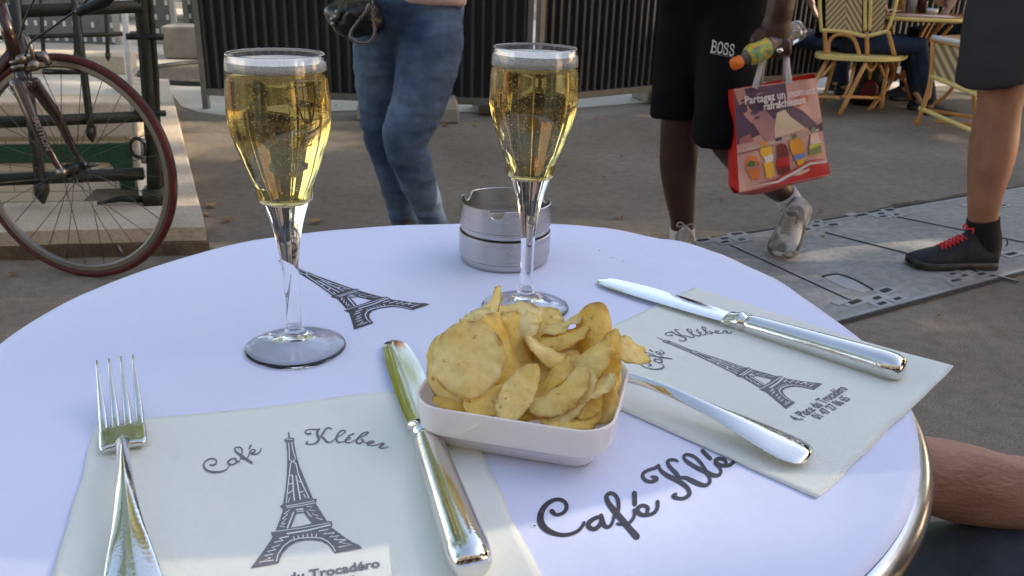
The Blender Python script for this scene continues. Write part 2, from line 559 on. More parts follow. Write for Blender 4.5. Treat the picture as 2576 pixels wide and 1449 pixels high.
panel("fence_panel", A4 + Vector((.06, .03, 0)), A5, .12, 2.0, "dark ribbed hoarding panel behind the round café table", .08)
m_conc = layered("concrete_block", (.3, .28, .24), [(8, 5, (.21, .19, .16), (.33, .3, .25), .3, .7, 1)], .9, .5, 60, .004)
def cblock(px, py, w, dep, h, rz, label):
    p = T(px, py, 0)
    g = MB(); k = h
    g.rings([[(x * s, y * s, z) for x, y in ((-w / 2, -dep / 2), (w / 2, -dep / 2), (w / 2, dep / 2), (-w / 2, dep / 2))] for s, z in ((1, 0), (1, h * .6), (.8, h), )])
    cr, sr = math.cos(rz), math.sin(rz)
    g.v = [(x * cr - y * sr + p.x, x * sr + y * cr + p.y + dep / 2, z + .005) for x, y, z in g.v]
    o = g.build("concrete_foot", m_conc, smooth=False, bevel=.012)
    tag(o, label, "fence foot", "concrete feet of the hoarding")
cblock(1108, 312, .2, .3, .14, .1, "concrete foot of the fence beside the walking woman's right knee")
cblock(920, 305, .14, .3, .12, .1, "concrete foot of the fence half hidden by the woman's other knee")
cblock(1222, 290, .16, .3, .16, .2, "concrete foot of the fence seen just left of the right glass")
cblock(1640, 262, .16, .3, .15, .3, "concrete foot of the fence beside the black shorts")
# far site fence and things behind the gap on the left
m_pan = mat("grey_mesh_panel", (.10, .105, .11), .5, .3, col2=(.15, .155, .16), nscale=10)
def farpanel(pa, pb, Y, zt, label):
    a = D(pa[0], pa[1], Y); b = D(pb[0], pb[1], Y)
    t = thing("site_fence_panel", (a.x, a.y, 0), label, "fence", "grey site fence panels at the back")
    L = abs(b.x - a.x); mx = (a.x + b.x) / 2; z0 = a.z
    g = MB(); g.box((mx, Y, (z0 + zt) / 2), (L, .01, zt - z0)); g.build("sheet", m_pan, t, smooth=False)
    g = MB()
    for x in (a.x, b.x): g.box((x, Y - .01, zt / 2), (.05, .05, zt))
    g.box((mx, Y - .012, z0), (L, .05, .06)); g.build("frame", mat("light_frame", (.33, .33, .31), .5, .5), t, smooth=False)
    g = MB(); rnd = random.Random(7)
    nx = max(2, int(L / .09))
    for i in range(nx):
        for j in range(9):
            if rnd.random() < .8: g.box((a.x + L * (i + .5) / nx, Y - .009, z0 + .12 + j * .14), (.03, .008, .05))
    g.build("slot", mat("slot_light", (.62, .62, .58), .6), t, smooth=False)
farpanel((386, 108), (445, 108), 9.0, 2.2, "grey slotted site fence panel just right of the green railing")
farpanel((477, 104), (512, 104), 9.3, 2.2, "narrow grey site fence panel by the end of the dark hoarding")
farpanel((20, 122), (300, 108), 8.8, 2.2, "wide grey site fence panel seen through the green railing")
car = thing("parked_car", (-3.7, 11.5, 0), "white car glimpsed through the gap in the grey site fence", "car")
g = MB(); pr = [(-2.1, .25), (-2.15, .62), (-1.5, .8), (-.9, 1.3), (.7, 1.35), (1.3, .9), (2.05, .75), (2.1, .3)]
M_ = Matrix.Translation((-4.3, 11.3, 0)) @ Matrix.Rotation(R(90), 4, 'X')
g.prism(pr, -1.7, 0, M_); g.build("body", mat("white_car_paint", (.75, .77, .82), .25, coat=.5), car, smooth=False, bevel=.08, bseg=3)
g = MB(); g.prism([(-1.35, .84), (-.85, 1.24), (.62, 1.28), (1.1, .9)], .002, .02, M_); g.build("side_window", mat("dark_glass", (.01, .012, .015), .08), car, smooth=False)
for wx in (-1.35, 1.3):
    g = MB(); g.tube([(-4.3 + wx, 11.24, .32), (-4.3 + wx, 11.46, .32)], .32, 20); g.build("wheel", mat("tyre_black", (.02, .02, .02), .8), car)
g = MB(); g.box((-4.3 + 2.0, 11.22, .7), (.18, .16, .12)); g.build("tail_light", mat("red_lens", (.45, .01, .02), .2), car, smooth=False, bevel=.02)
# stone block and the tree pit ring
g = MB(); pb = T(465, 152, 0)
g.box((pb.x, pb.y + .2, .15), (.42, .35, .28), .1)
tag(g.build("stone_block", m_conc, smooth=False, bevel=.02), "squat stone block on the pale paving left of the hoarding", "block")
pr_c = T(560, 187, 0)
g = MB(); rr = .62
g.tube([(pr_c.x + rr * math.cos(2 * math.pi * k / 40), pr_c.y + rr * 1.1 * math.sin(2 * math.pi * k / 40), .012) for k in range(40)], [(.012, .03)] * 40, 6, loop=True)
tag(g.build("tree_pit_ring", m_iron), "flat iron ring around the tree pit at the foot of the hoarding", "tree ring")
g = MB(); g.lathe([(0.001, .008), (.6, .009)], (pr_c.x, pr_c.y, 0), 40)
tag(g.build("soil", layered("soil", (.1, .08, .06), [(30, 5, (.09, .07, .05), (.24, .19, .13), .3, .7, 1)], .95, .8, 60, .01)), kind="structure")
# more kerb lines behind the stairwell
for Y, z, w in ((5.2, .09, .5), (6.6, .14, .4)):
    g = MB(); g.box((-5.2, Y, z / 2 + .005), (3.6 if Y < 6 else 4.2, w, z), .18)
    tag(g.build("low_step", m_stone, smooth=False, bevel=.01), "long low stone step %s beyond the metro stairwell" % ("nearest" if Y < 6 else "farther off"), "step")

# ---- grey inspection slabs set in the asphalt
PA, PB, PC, PD = T(1765, 612, 0), T(2540, 478, 0), T(2135, 811, 0), T(2576, 690, 0)
ud = (PB - PA).normalized(); ld = (PD - PC).normalized()
UA = PA - ud * .8; UB = PB + ud * 3; LA = PC - ld * 1.0; LB = PD + ld * 2.6
g = MB(); slab(g, [UA, LA, LB, UB], -.005, .007)
cover = tag(g.build("inspection_cover", m_plate, smooth=False), "long grey inspection cover of jointed slabs set in the pavement by the walkers' feet", "ground cover")
m_gap = mat("joint_dark", (.03, .03, .028), .9)
m_ins = mat("cast_inlay", (.36, .37, .37), .45, .3, col2=(.26, .27, .27), nscale=60)
def strip(a, b, w, z, m, name, h=.003):
    d = (b - a).normalized(); n = Vector((-d.y, d.x, 0)) * w / 2
    g = MB(); slab(g, [a - n, b - n, b + n, a + n], z, z + h)
    return g.build(name, m, cover, smooth=False)
strip(UA, UB, .018, .006, m_gap, "edge_joint"); strip(LA, LB, .014, .006, m_gap, "edge_joint")
strip(UA + Vector((0, -.02, 0)), UB + Vector((0, -.02, 0)), .012, .0065, m_ins, "edge_strip")
strip(LA + Vector((0, .02, 0)), LB + Vector((0, .02, 0)), .012, .0065, m_ins, "edge_strip")
seams = [(T(1838, 622, 0), T(2140, 762, 0)), (T(2075, 590, 0), T(2560, 715, 0)), (T(2230, 545, 0), T(2700, 640, 0))]
for a, b in seams:
    strip(a, b, .007, .0072, m_gap, "seam"); strip(a + Vector((0, .012, 0)), b + Vector((0, .012, 0)), .008, .0075, m_ins, "seam_strip")
def bracket(px, py, rot, s=1, flip=1):
    c = T(px, py, 0)
    Mx = Matrix.Translation(c) @ Matrix.Rotation(rot, 4, 'Z')
    g = MB(); rects = [(-.09, .02, .10, .045), (0, .0, .12, .05), (.085, .022, .08, .045), (-.03, -.035, .07, .04), (.05, -.04, .075, .04), (-.13, .045, .06, .03)]
    for i, (x, y, w, h) in enumerate(rects):
        z = .0095 + i * .0004
        g.prism([((x - w / 2) * s, (y * flip - h / 2) * s), ((x + w / 2) * s, (y * flip - h / 2) * s), ((x + w / 2) * s, (y * flip + h / 2) * s), ((x - w / 2) * s, (y * flip + h / 2) * s)], .006, z, Mx)
    o = g.build("hinge_plate", m_ins, cover, smooth=False)
    g = MB()
    for x, y, w, h in [(-.09, .02, .05, .016), (.0, .0, .03, .014), (.085, .022, .045, .02), (-.03, -.035, .035, .014), (.05, -.04, .03, .014)]:
        g.prism([((x - w / 2) * s, (y * flip - h / 2) * s), ((x + w / 2) * s, (y * flip - h / 2) * s), ((x + w / 2) * s, (y * flip + h / 2) * s), ((x - w / 2) * s, (y * flip + h / 2) * s)], .008, .0125, Mx)
    g.build("slot", m_gap, o, smooth=False)
ang_u = math.atan2(ud.y, ud.x); ang_l = math.atan2(ld.y, ld.x)
for px, py, r_, s, f in ((1822, 606, ang_u, 1, 1), (2052, 574, ang_u, .9, -1), (2215, 543, ang_u, 1, 1), (2205, 757, ang_l + .1, 1, 1), (2425, 700, ang_l, .8, -1), (2490, 520, ang_u, .9, 1), (2590, 640, ang_l, 1, 1)):
    bracket(px, py, r_, s, f)
hp = [T(x, y, 0) for x, y in ((2070, 702), (2105, 697), (2150, 712), (2190, 735), (2170, 742), (2120, 728))]
g = MB(); slab(g, hp, .006, .0085); g.build("worn_patch", mat("worn_concrete", (.42, .43, .43), .8, col2=(.33, .34, .34), nscale=50), cover, smooth=False)
g = MB()
hl = smoothed([(p.x, p.y, .0088) for p in [T(x, y, 0) for x, y in ((2068, 702), (2105, 695), (2150, 710), (2194, 735))]], 3)
g.tube(hl, [(.006, .002)] * len(hl), 5, up=(0, 0, 1)); g.build("patch_edge", m_gap, cover)
# ragged crack along the cover
rnd = random.Random(5)
top_, bot_ = [], []
cps = [(1785, 601), (1850, 593), (1930, 582), (2010, 572), (2080, 560), (2130, 553), (2190, 540), (2250, 520), (2300, 512), (2350, 505), (2420, 490), (2500, 478)]
cps3 = [T(x, y, 0) for x, y in cps]
cpp = smoothed([tuple(p) for p in cps3], 6)
g = MB()
for i, p in enumerate(cpp):
    k = i / len(cpp); w = .006 + .016 * max(0, noise.noise(Vector((i * .23, 0, 0)))) + (.014 if .35 < k < .75 else 0)
    j1, j2 = rnd.uniform(.5, 1.3), rnd.uniform(.5, 1.3)
    top_.append((p[0] + rnd.uniform(-.006, .006), p[1] + w * j1, .0055)); bot_.append((p[0], p[1] - w * j2, .0055))
g.rings([top_, bot_], closed=False, caps=False)
tag(g.build("crack", mat("crack_dirt", (.035, .03, .024), .95, col2=(.11, .08, .05), nscale=60, contrast=.1), smooth=False), kind="structure")
# ------------------------------------------------------------ table
TZ = .74
TC = Vector((-.0426, .51, 0)); TR = .2999
m_rim = mat("polished_rim", (.52, .56, .63), .22, 1, bump=.04, bscale=40)
m_band = mat("dark_band", (.12, .12, .12), .18, .9)
m_top = mat("table_laminate", (.25, .22, .18), .5)
m_castiron = mat("cast_iron", (.02, .02, .02), .4, .3)
tb = thing("bistro_table", (TC.x, TC.y, 0), "round bistro table with a polished metal rim under the printed white paper", "table")
g = MB(); g.lathe([(.0005, .7385), (.285, .7385), (.285, .71), (.0005, .71)], TC, 96); g.build("tabletop", m_top, tb)
prof = [(.284, .7386)]
for k in range(13):
    a = R(100 - k * 15.5)
    prof.append((.2895 + .0105 * math.cos(a), .7295 + .0098 * math.sin(a)))
prof += [(.2885, .72), (.284, .72), (.284, .7386)]
g = MB(); g.lathe(prof, TC, 160); g.build("rim", m_rim, tb)
g = MB(); g.lathe([(.2862, .719), (.2955, .7195), (.2955, .700), (.2862, .699), (.2862, .719)], TC, 128); g.build("side_band", m_band, tb)
g = MB(); g.lathe([(.0005, .71), (.09, .708), (.09, .70), (.03, .69), (.022, .6), (.022, .12), (.03, .06), (.0005, .06)], TC, 32); g.build("pedestal", m_castiron, tb)
for k in range(4):
    a = R(45 + 90 * k); d = Vector((math.cos(a), math.sin(a), 0))
    g = MB(); g.tube([TC + d * .02 + Vector((0, 0, .09)), TC + d * .14 + Vector((0, 0, .06)), TC + d * .27 + Vector((0, 0, .02)), TC + d * .3 + Vector((0, 0, .012))], [.02, .018, .014, .012], 8)
    g.build("foot", m_castiron, tb)

# paper cover
def bumpwave(m, scale, strength, rot=0, dist=.001, xs=1, ys=1):
    t = m.node_tree; b = t.nodes["Principled BSDF"]
    tc = [n for n in t.nodes if n.type == 'TEX_COORD'][0]
    mp = t.nodes.new("ShaderNodeMapping"); mp.inputs["Rotation"].default_value = (0, 0, rot)
    t.links.new(tc.outputs["Object"], mp.inputs[0])
    w = t.nodes.new("ShaderNodeTexWave"); w.inputs["Scale"].default_value = scale; w.inputs["Distortion"].default_value = .6
    t.links.new(mp.outputs[0], w.inputs["Vector"])
    bp = t.nodes.new("ShaderNodeBump"); bp.inputs["Strength"].default_value = strength; bp.inputs["Distance"].default_value = dist
    t.links.new(w.outputs[0], bp.inputs["Height"])
    old = b.inputs["Normal"].links
    if old:
        t.links.new(old[0].from_socket, bp.inputs["Normal"])
    t.links.new(bp.outputs[0], b.inputs["Normal"])
PAPER = (.70, .74, .93)
m_paper = mat("white_paper", PAPER, .6, bump=.6, bscale=9, spec=.3, col2=(PAPER[0] * .93, PAPER[1] * .94, PAPER[2] * .96), nscale=5, contrast=.3)
m_ink = mat("black_ink", (.035, .03, .04), .45, col2=(.055, .05, .06), nscale=200)
m_napk = mat("napkin_tissue", (.86, .89, .835), .9, spec=.1, bump=.6, bscale=16)
bumpwave(m_napk, 420, .6, R(38), .0006)
m_nink = mat("grey_print", (.15, .15, .17), .85, col2=(.22, .22, .245), nscale=900, contrast=.15, spec=.1)
rad_tab = [(-178.6, .2953), (173.1, .2955), (163.1, .2945), (151, .2935), (138.5, .2935), (131.3, .2943), (122.6, .291), (112.1, .288), (98.2, .289), (85, .2958), (74.9, .3109), (68.8, .3225), (63.3, .3295), (57.4, .330), (53.3, .3325), (48.4, .3285), (41, .3222), (33.4, .3134), (25, .3041), (17.3, .2995), (11.2, .2988), (7, .2985), (.5, .2965), (-11.6, .2934), (-21.7, .291), (-29.9, .2913), (-36.3, .2906), (-45.6, .2895), (-90, .2905), (-135, .293)]
rad_tab = sorted([((a + 360) % 360, r) for a, r in rad_tab])
def prad(a):
    a = a % 360
    for (a0, r0), (a1, r1) in zip(rad_tab, rad_tab[1:] + [(rad_tab[0][0] + 360, rad_tab[0][1])]):
        aa = a if a >= a0 or a0 <= a1 - 360 else a
        if a0 <= aa <= a1: return r0 + (r1 - r0) * (aa - a0) / (a1 - a0)
    a0, r0 = rad_tab[-1]; a1, r1 = rad_tab[0][0] + 360, rad_tab[0][1]
    return r0 + (r1 - r0) * ((a + 360 if a < a0 else a) - a0) / (a1 - a0)
g = MB(); NR, NT = 34, 180
rs = []
for i in range(NR + 1):
    f = .002 + .998 * (i / NR) ** .8
    ring = []
    for k in range(NT):
        th = k * 360 / NT; rr = prad(th) * f
        x, y = rr * math.cos(R(th)), rr * math.sin(R(th))
        z = .7404
        e = max(0, rr - .255)
        nz = noise.noise(Vector((x * 22, y * 22, 3)))
        z += min(e * 14, 1) * max(0, .0012 * (nz + .3))
        if rr > .297:
            z += (rr - .297) * .22 * noise.noise(Vector((th * .09, 1, 0))) - (rr - .297) ** 2 * 2.5
        bk = max(0, min(1, (rr - .16) * 14)) * math.exp(-((th - 55) / 24) ** 2)
        z += bk * max(0, .0032 * noise.noise(Vector((x * 16 + 5, y * 30, 7))) + .0007)
        ring.append((TC.x + x, TC.y + y, z))
    rs.append(ring)
g.rings(rs[::-1], caps=False)
g.f.append(tuple(range(len(g.v) - NT, len(g.v)))); g.m.append(0)
paper = g.build("paper_tablecloth", m_paper)
sd = paper.modifiers.new("thick", 'SOLIDIFY'); sd.thickness = .0003; sd.offset = -1
for p in paper.data.polygons:
    pass
bm = bmesh.new(); bm.from_mesh(paper.data); bmesh.ops.recalc_face_normals(bm, faces=bm.faces)
if sum(f.normal.z for f in bm.faces) < 0: bmesh.ops.reverse_faces(bm, faces=bm.faces)
bm.to_mesh(paper.data); bm.free()
tag(paper, "white printed paper cover spread over the round table, wavy at its far edge", "paper cover")

# ---- print tracing
def ribbon_px(pts, wid, k=4, cap=True):
    """stroke in picture pixels -> polygon strips (list of quads of 2d points)"""
    n = len(pts)
    if not hasattr(wid, '__len__'): wid = [wid] * n
    q = smoothed([(p[0], p[1], w) for p, w in zip(pts, wid)], k) if k > 1 else [(p[0], p[1], w) for p, w in zip(pts, wid)]
    L, Rr = [], []
    for i, (x, y, w) in enumerate(q):
        a = q[max(i - 1, 0)]; b = q[min(i + 1, len(q) - 1)]
        dx, dy = b[0] - a[0], b[1] - a[1]; l = math.hypot(dx, dy) or 1
        nx, ny = -dy / l * w / 2, dx / l * w / 2
        L.append((x + nx, y + ny)); Rr.append((x - nx, y - ny))
    polys = []
    for i in range(len(q) - 1):
        polys.append([L[i], L[i + 1], Rr[i + 1], Rr[i]])
    if cap:
        for (x, y, w), (x2, y2, _) in ((q[0], q[1]), (q[-1], q[-2])):
            a0 = math.atan2(y - y2, x - x2)
            polys.append([(x + w / 2 * math.cos(a0 + R(t)), y + w / 2 * math.sin(a0 + R(t))) for t in (-90, -60, -30, 0, 30, 60, 90)])
    return polys
class Print:
    """2d polygons on the table plane, tagged ink (0) or paper (1)"""
    def __init__(s): s.p = []
    def poly(s, pts, ink=0, hole=None): s.p.append((pts, ink, hole))
    def build(s, name, z, mats, parent, fn=lambda q: q):
        g = MB()
        for i, (pts, ink, hole) in enumerate(s.p):
            zz = z + (.00012 if ink else 0) + (i % 40) * .000002
            P2 = [fn(q) for q in pts]; H2 = [fn(q) for q in hole] if hole else []
            g.mi = ink
            loops = [[Vector((x, y, 0)) for x, y in P2]] + ([[Vector((x, y, 0)) for x, y in H2]] if H2 else [])
            tri = tessellate_polygon(loops)
            g.add([(x, y, zz) for x, y in P2 + H2], [tuple(t) for t in tri])
        o = g.build(name, mats, parent, smooth=False)
        for p in o.data.polygons:
            if p.normal.z < 0: p.flip()
        return o
NZ = .7421
def z1(x, y):   # napkin tower zoom -> table plane
    p = T(603.7 + x / 3.858, 1073.3 + y / 3.858, NZ); return (p.x, p.y)
def z2(x, y):   # napkin lettering zoom
    p = T((740 + x / 3.389) / 1.49068, (1580 + y / 3.389) / 1.49068, NZ); return (p.x, p.y)
def z3(x, y):   # big lettering zoom
    p = T((1980 + x / 3.22) / 1.49068, (1660 + y / 3.22) / 1.49068, .7407); return (p.x, p.y)
def z4(x, y, z=NZ):
    p = T((2380 + x / 2.9953) / 1.49068, (1200 + y / 2.9953) / 1.49068, z); return (p.x, p.y)
def z5(x, y):
    p = T((1100 + x / 4.7704) / 1.49068, (980 + y / 4.7704) / 1.49068, .7407); return (p.x, p.y)
tower = Print()
out_ = [(465, 55), (475, 50), (482, 70), (485, 105), (520, 108), (528, 118), (523, 150), (530, 180), (545, 270), (580, 390), (630, 510), (700, 680), (710, 697), (748, 702), (735, 745), (790, 830), (845, 915), (890, 918), (898, 950), (890, 978), (1000, 1060), (1090, 1120), (1150, 1145), (1187, 1180), (920, 1228), (890, 1180), (850, 1140), (790, 1110), (710, 1100), (630, 1100), (540, 1120), (470, 1165), (420, 1220), (390, 1280), (375, 1325), (270, 1345), (102, 1375), (150, 1310), (230, 1200), (315, 1075), (300, 1025), (345, 1008), (380, 920), (418, 805), (385, 772), (418, 750), (440, 620), (455, 480), (460, 330), (458, 250), (450, 160), (430, 135), (435, 118), (468, 108)]
hol_ = [(545, 842), (622, 835), (700, 938), (600, 962), (495, 980)]
tower.poly([z1(*q) for q in out_], 0, [z1(*q) for q in hol_])
for pts, w in [
    ([(472, 160), (478, 220), (480, 320), (500, 335), (490, 370), (480, 460), (465, 580), (450, 740)], 10),
    ([(502, 155), (515, 240), (540, 310), (515, 340)], 10), ([(515, 340), (545, 365), (565, 460), (610, 570), (670, 695)], 11),
    ([(510, 480), (515, 560), (520, 640), (528, 715)], 14), ([(545, 480), (565, 590), (585, 705)], 14),
    ([(470, 560), (515, 552)], 9), ([(470, 650), (515, 620)], 9), ([(470, 735), (485, 690)], 8), ([(570, 530), (600, 545)], 9), ([(575, 640), (615, 630)], 9), ([(620, 660), (640, 690)], 9), ([(480, 480), (505, 470)], 8),
    ([(445, 772), (560, 755), (720, 722)], 7), ([(460, 787), (600, 768), (725, 742)], 8), ([(452, 125), (510, 125)], 7),
    ([(480, 810), (430, 850), (465, 850), (410, 900), (450, 895), (400, 945), (440, 940), (385, 975), (430, 975)], 8),
    ([(520, 835), (460, 985)], 14), ([(650, 775), (700, 780), (665, 810), (730, 820), (700, 850), (760, 865), (735, 885), (800, 905)], 8),
    ([(650, 825), (690, 875)], 9), ([(550, 808), (610, 800)], 14), ([(555, 828), (620, 820)], 8),
    ([(315, 1022), (600, 985), (870, 935)], 7), ([(460, 1040), (650, 1010), (875, 955)], 14),
    ([(355, 1305), (370, 1240), (420, 1165), (490, 1110), (580, 1085), (700, 1078), (790, 1085), (850, 1115), (900, 1165), (925, 1212)], 10),
    ([(520, 1072), (528, 1090)], 10), ([(565, 1062), (572, 1080)], 10), ([(612, 1053), (615, 1073)], 10), ([(655, 1048), (655, 1068)], 10), ([(695, 1043), (700, 1066)], 10), ([(745, 1045), (735, 1075)], 10),
    ([(470, 1068), (380, 1085), (420, 1105), (330, 1125), (390, 1150), (310, 1175), (350, 1195), (265, 1215), (320, 1240), (235, 1255), (300, 1275), (185, 1320), (320, 1298)], 11),
    ([(770, 1015), (860, 995), (810, 1045), (920, 1030), (870, 1075), (960, 1060), (910, 1100), (1030, 1100), (960, 1125), (1090, 1150), (960, 1170)], 11)]:
    for pl in ribbon_px(pts, w, 1):
        tower.poly([z1(*q) for q in pl], 1)
def lettering(strokes, fn, kk=5):
    P_ = Print()
    for pts, w in strokes:
        for pl in ribbon_px(pts, w, kk):
            P_.poly([fn(*q) for q in pl])
    return P_
small = lettering([
    ([(165, 553), (205, 555), (240, 530), (235, 490), (185, 472), (120, 495), (82, 545), (95, 595), (150, 635), (240, 645), (330, 630), (390, 590), (415, 545)], [22, 22, 20, 18, 16, 18, 22, 26, 28, 26, 18, 12, 12]),
    ([(478, 470), (430, 480), (392, 512), (402, 542), (450, 548), (495, 520), (482, 472)], [18, 20, 24, 24, 18, 18, 20]),
    ([(482, 470), (498, 500), (528, 512), (545, 480), (558, 440)], [22, 24, 18, 12, 10]),
    ([(555, 445), (570, 395), (562, 345), (525, 325), (482, 338), (478, 368), (512, 402), (560, 435), (620, 480), (690, 525)], [12, 20, 20, 16, 18, 22, 28, 32, 32, 32]),
    ([(555, 470), (600, 482), (640, 460), (655, 425), (662, 398)], 13),
    ([(672, 405), (720, 395), (737, 370), (700, 360), (670, 385), (690, 412), (740, 418), (790, 395), (812, 345)], [16, 14, 16, 15, 18, 18, 16, 16, 16]),
    ([(680, 308), (655, 352)], [26, 15]),
    ([(1440, 155), (1405, 160), (1370, 140), (1382, 115), (1430, 102), (1500, 102), (1560, 95)], [26, 18, 16, 14, 14, 16, 10]),
    ([(1550, 97), (1525, 135), (1530, 180), (1545, 220), (1528, 258), (1480, 285), (1420, 292), (1382, 278), (1402, 260)], [18, 30, 34, 34, 26, 16, 14, 18, 20]),
    ([(1705, 95), (1672, 80), (1632, 96), (1602, 145), (1570, 185)], [18, 14, 20, 24, 20]),
    ([(1570, 188), (1610, 220), (1642, 255), (1682, 267), (1722, 250), (1760, 210), (1820, 180), (1878, 135), (1868, 113), (1820, 127), (1780, 175), (1766, 225), (1790, 262), (1840, 262), (1892, 240)], [20, 26, 26, 16, 12, 10, 12, 16, 15, 20, 26, 28, 22, 12, 10]),
    ([(1892, 240), (1938, 222), (1942, 205), (1910, 207), (1882, 240), (1892, 266), (1940, 270), (2000, 240), (2080, 200), (2168, 152), (2160, 135), (2110, 147), (2062, 190), (2024, 245), (2036, 276), (2080, 274), (2112, 240), (2078, 222)], [10, 13, 14, 16, 22, 18, 12, 10, 12, 16, 14, 18, 24, 26, 20, 16, 16, 10]),
    ([(1985, 158), (1910, 188)], [22, 12]),
    ([(2090, 240), (2130, 268), (2200, 278), (2248, 262), (2215, 250), (2165, 268), (2162, 293), (2220, 307), (2290, 296), (2350, 277), (2368, 287), (2330, 315), (2312, 333), (2350, 342), (2430, 322)], [10, 10, 13, 14, 14, 20, 18, 12, 12, 14, 22, 26, 20, 14, 9])], z2)
big = lettering([
    ([(290, 828), (340, 868), (420, 850), (465, 790), (452, 725), (395, 688), (320, 690), (230, 740), (165, 830), (150, 930), (185, 1010), (260, 1070), (360, 1105), (450, 1113), (540, 1095), (610, 1060), (655, 1010), (678, 965)], [62, 42, 42, 48, 46, 44, 46, 58, 72, 84, 82, 68, 52, 46, 44, 42, 40, 38]),
    ([(880, 890), (810, 912), (742, 960), (732, 1010), (790, 1043), (850, 1015), (885, 950), (880, 880)], [46, 50, 58, 58, 52, 52, 50, 46]),
    ([(885, 880), (905, 960), (935, 1010), (985, 1012), (1022, 960), (1042, 880)], [52, 60, 52, 40, 38, 38]),
    ([(1085, 850), (1095, 760), (1082, 680), (1045, 625), (992, 608), (948, 650), (965, 715), (1015, 785), (1085, 870), (1160, 955), (1235, 1045), (1310, 1130)], [46, 50, 50, 46, 46, 54, 62, 70, 76, 76, 78, 84]),
    ([(1082, 980), (1130, 985), (1200, 982), (1252, 940), (1285, 880), (1282, 815)], [36, 38, 36, 40, 40, 42]),
    ([(1440, 832), (1448, 785), (1400, 757), (1342, 775), (1322, 825), (1370, 868), (1440, 872), (1518, 850), (1562, 790), (1566, 715)], [46, 46, 44, 50, 60, 52, 46, 44, 46, 50]),
    ([(1285, 612), (1290, 738)], [64, 58]),
    ([(1490, 407), (1548, 432), (1500, 468), (1432, 460), (1390, 420), (1392, 370), (1450, 332), (1530, 305), (1577, 278)], [26, 66, 42, 42, 44, 42, 40, 40, 46]),
    ([(1577, 278), (1610, 340), (1690, 400), (1780, 440), (1860, 490), (1932, 552), (1950, 620), (1892, 668), (1820, 672), (1758, 648), (1785, 622)], [36, 46, 56, 62, 56, 52, 50, 44, 44, 56, 40]),
    ([(1808, 222), (1760, 205), (1702, 213), (1688, 250), (1730, 310), (1790, 370), (1822, 425)], [28, 36, 40, 46, 52, 54, 48]),
    ([(1838, 420), (1910, 425), (1980, 458), (2060, 495), (2140, 515), (2192, 480), (2190, 420), (2150, 370)], [38, 48, 60, 60, 46, 44, 44, 34]),
    ([(2170, 365), (2140, 325), (2080, 235), (2000, 165), (1920, 142), (1882, 165), (1905, 212), (1970, 260), (2060, 312), (2150, 352), (2230, 390), (2300, 393), (2330, 350), (2310, 300), (2258, 250)], [34, 42, 42, 40, 36, 40, 46, 50, 54, 56, 54, 44, 40, 36, 34]),
    ([(2108, 98), (2200, 190)], [50, 50]),
    ([(2392, 240), (2370, 205), (2308, 192), (2262, 215), (2288, 250), (2350, 275), (2430, 270), (2478, 235), (2490, 200)], [44, 44, 46, 46, 44, 46, 46, 44, 40])], z3)
mp_ = [m_ink, m_paper]
big.build("cafe_lettering", .7407, mp_, paper)
def sim(a1, a2, b1, b2):
    A1_, A2_, B1_, B2_ = complex(*a1), complex(*a2), complex(*b1), complex(*b2)
    k = (B2_ - B1_) / (A2_ - A1_); o = B1_ - k * A1_
    def f(q):
        w = k * complex(*q) + o; return (w.real, w.imag)
    return f
Lf, Rf, Tp = z1(102, 1375), z1(1187, 1180), z1(480, 125)
to_table = sim(Lf, Rf, z5(1085, 1220), z5(2450, 765))
tower.build("tower_print", .7407, mp_, paper, to_table)
# napkins
def napkin(name, c0, c1, c3, seed, label):
    """c0 near-left, c1 near-right, c3 far-left corner"""
    c0, c1, c3 = Vector(c0), Vector(c1), Vector(c3)
    ex, ey = c1 - c0, c3 - c0
    N = 44
    g = MB(); rs = []
    for i in range(N + 1):
        row = []
        for j in range(N + 1):
            u, v = i / N, j / N
            x = c0 + ex * u + ey * v
            d = min(u, 1 - u, v, 1 - v)
            ed = max(0, 1 - d * 12)
            wob = ed * .0022
            x = x + Vector((noise.noise(Vector((u * 5, v * 5, seed))), noise.noise(Vector((u * 5, v * 5, seed + 9))), 0)) * wob
            z = NZ - .0003 + ed * ed * (.0011 * noise.noise(Vector((u * 4, v * 4, seed + 3))) + .0003)
            rr = (Vector((x.x, x.y, 0)) - TC).length
            if rr > .3: z += (rr - .3) * .07
            row.append((x.x, x.y, z))
        rs.append(row)
    g.rings(rs, closed=False, caps=False)
    o = g.build(name, m_napk)
    bm = bmesh.new(); bm.from_mesh(o.data)
    if sum(f.normal.z for f in bm.faces) < 0: bmesh.ops.reverse_faces(bm, faces=bm.faces)
    bm.to_mesh(o.data); bm.free()
    s = o.modifiers.new("thick", 'SOLIDIFY'); s.thickness = .0011; s.offset = -1
    tag(o, label, "napkin")
    return o
a_ = T(245, 1060, NZ); d1 = Vector((.954, .300, 0)); d1.normalize(); d2 = Vector((.300, -.954, 0)).normalized()
tl = Vector((a_.x, a_.y, 0)) + d2 * .004
ln = napkin("paper_napkin", tl + d2 * .2, tl + d2 * .2 + d1 * .2, tl, 2, "pale paper napkin under the left fork and the near knife")
Ec = T(2397, 928, NZ); Sc = T(2055, 1250, NZ)
Ec = Vector((Ec.x, Ec.y, 0)); Sc = Vector((Sc.x, Sc.y, 0))
e1 = (Ec - Sc); e1.normalize(); e2 = Vector((-e1.y, e1.x, 0))
rn = napkin("paper_napkin", Sc, Sc + e1 * .205, Sc + e2 * .2, 5, "pale paper napkin with its corner jutting over the table edge on the right")
m_napf = m_napk
mn_ = [m_nink, m_napf]
tower.build("tower_print", NZ, mn_, ln); small.build("cafe_lettering", NZ, mn_, ln)
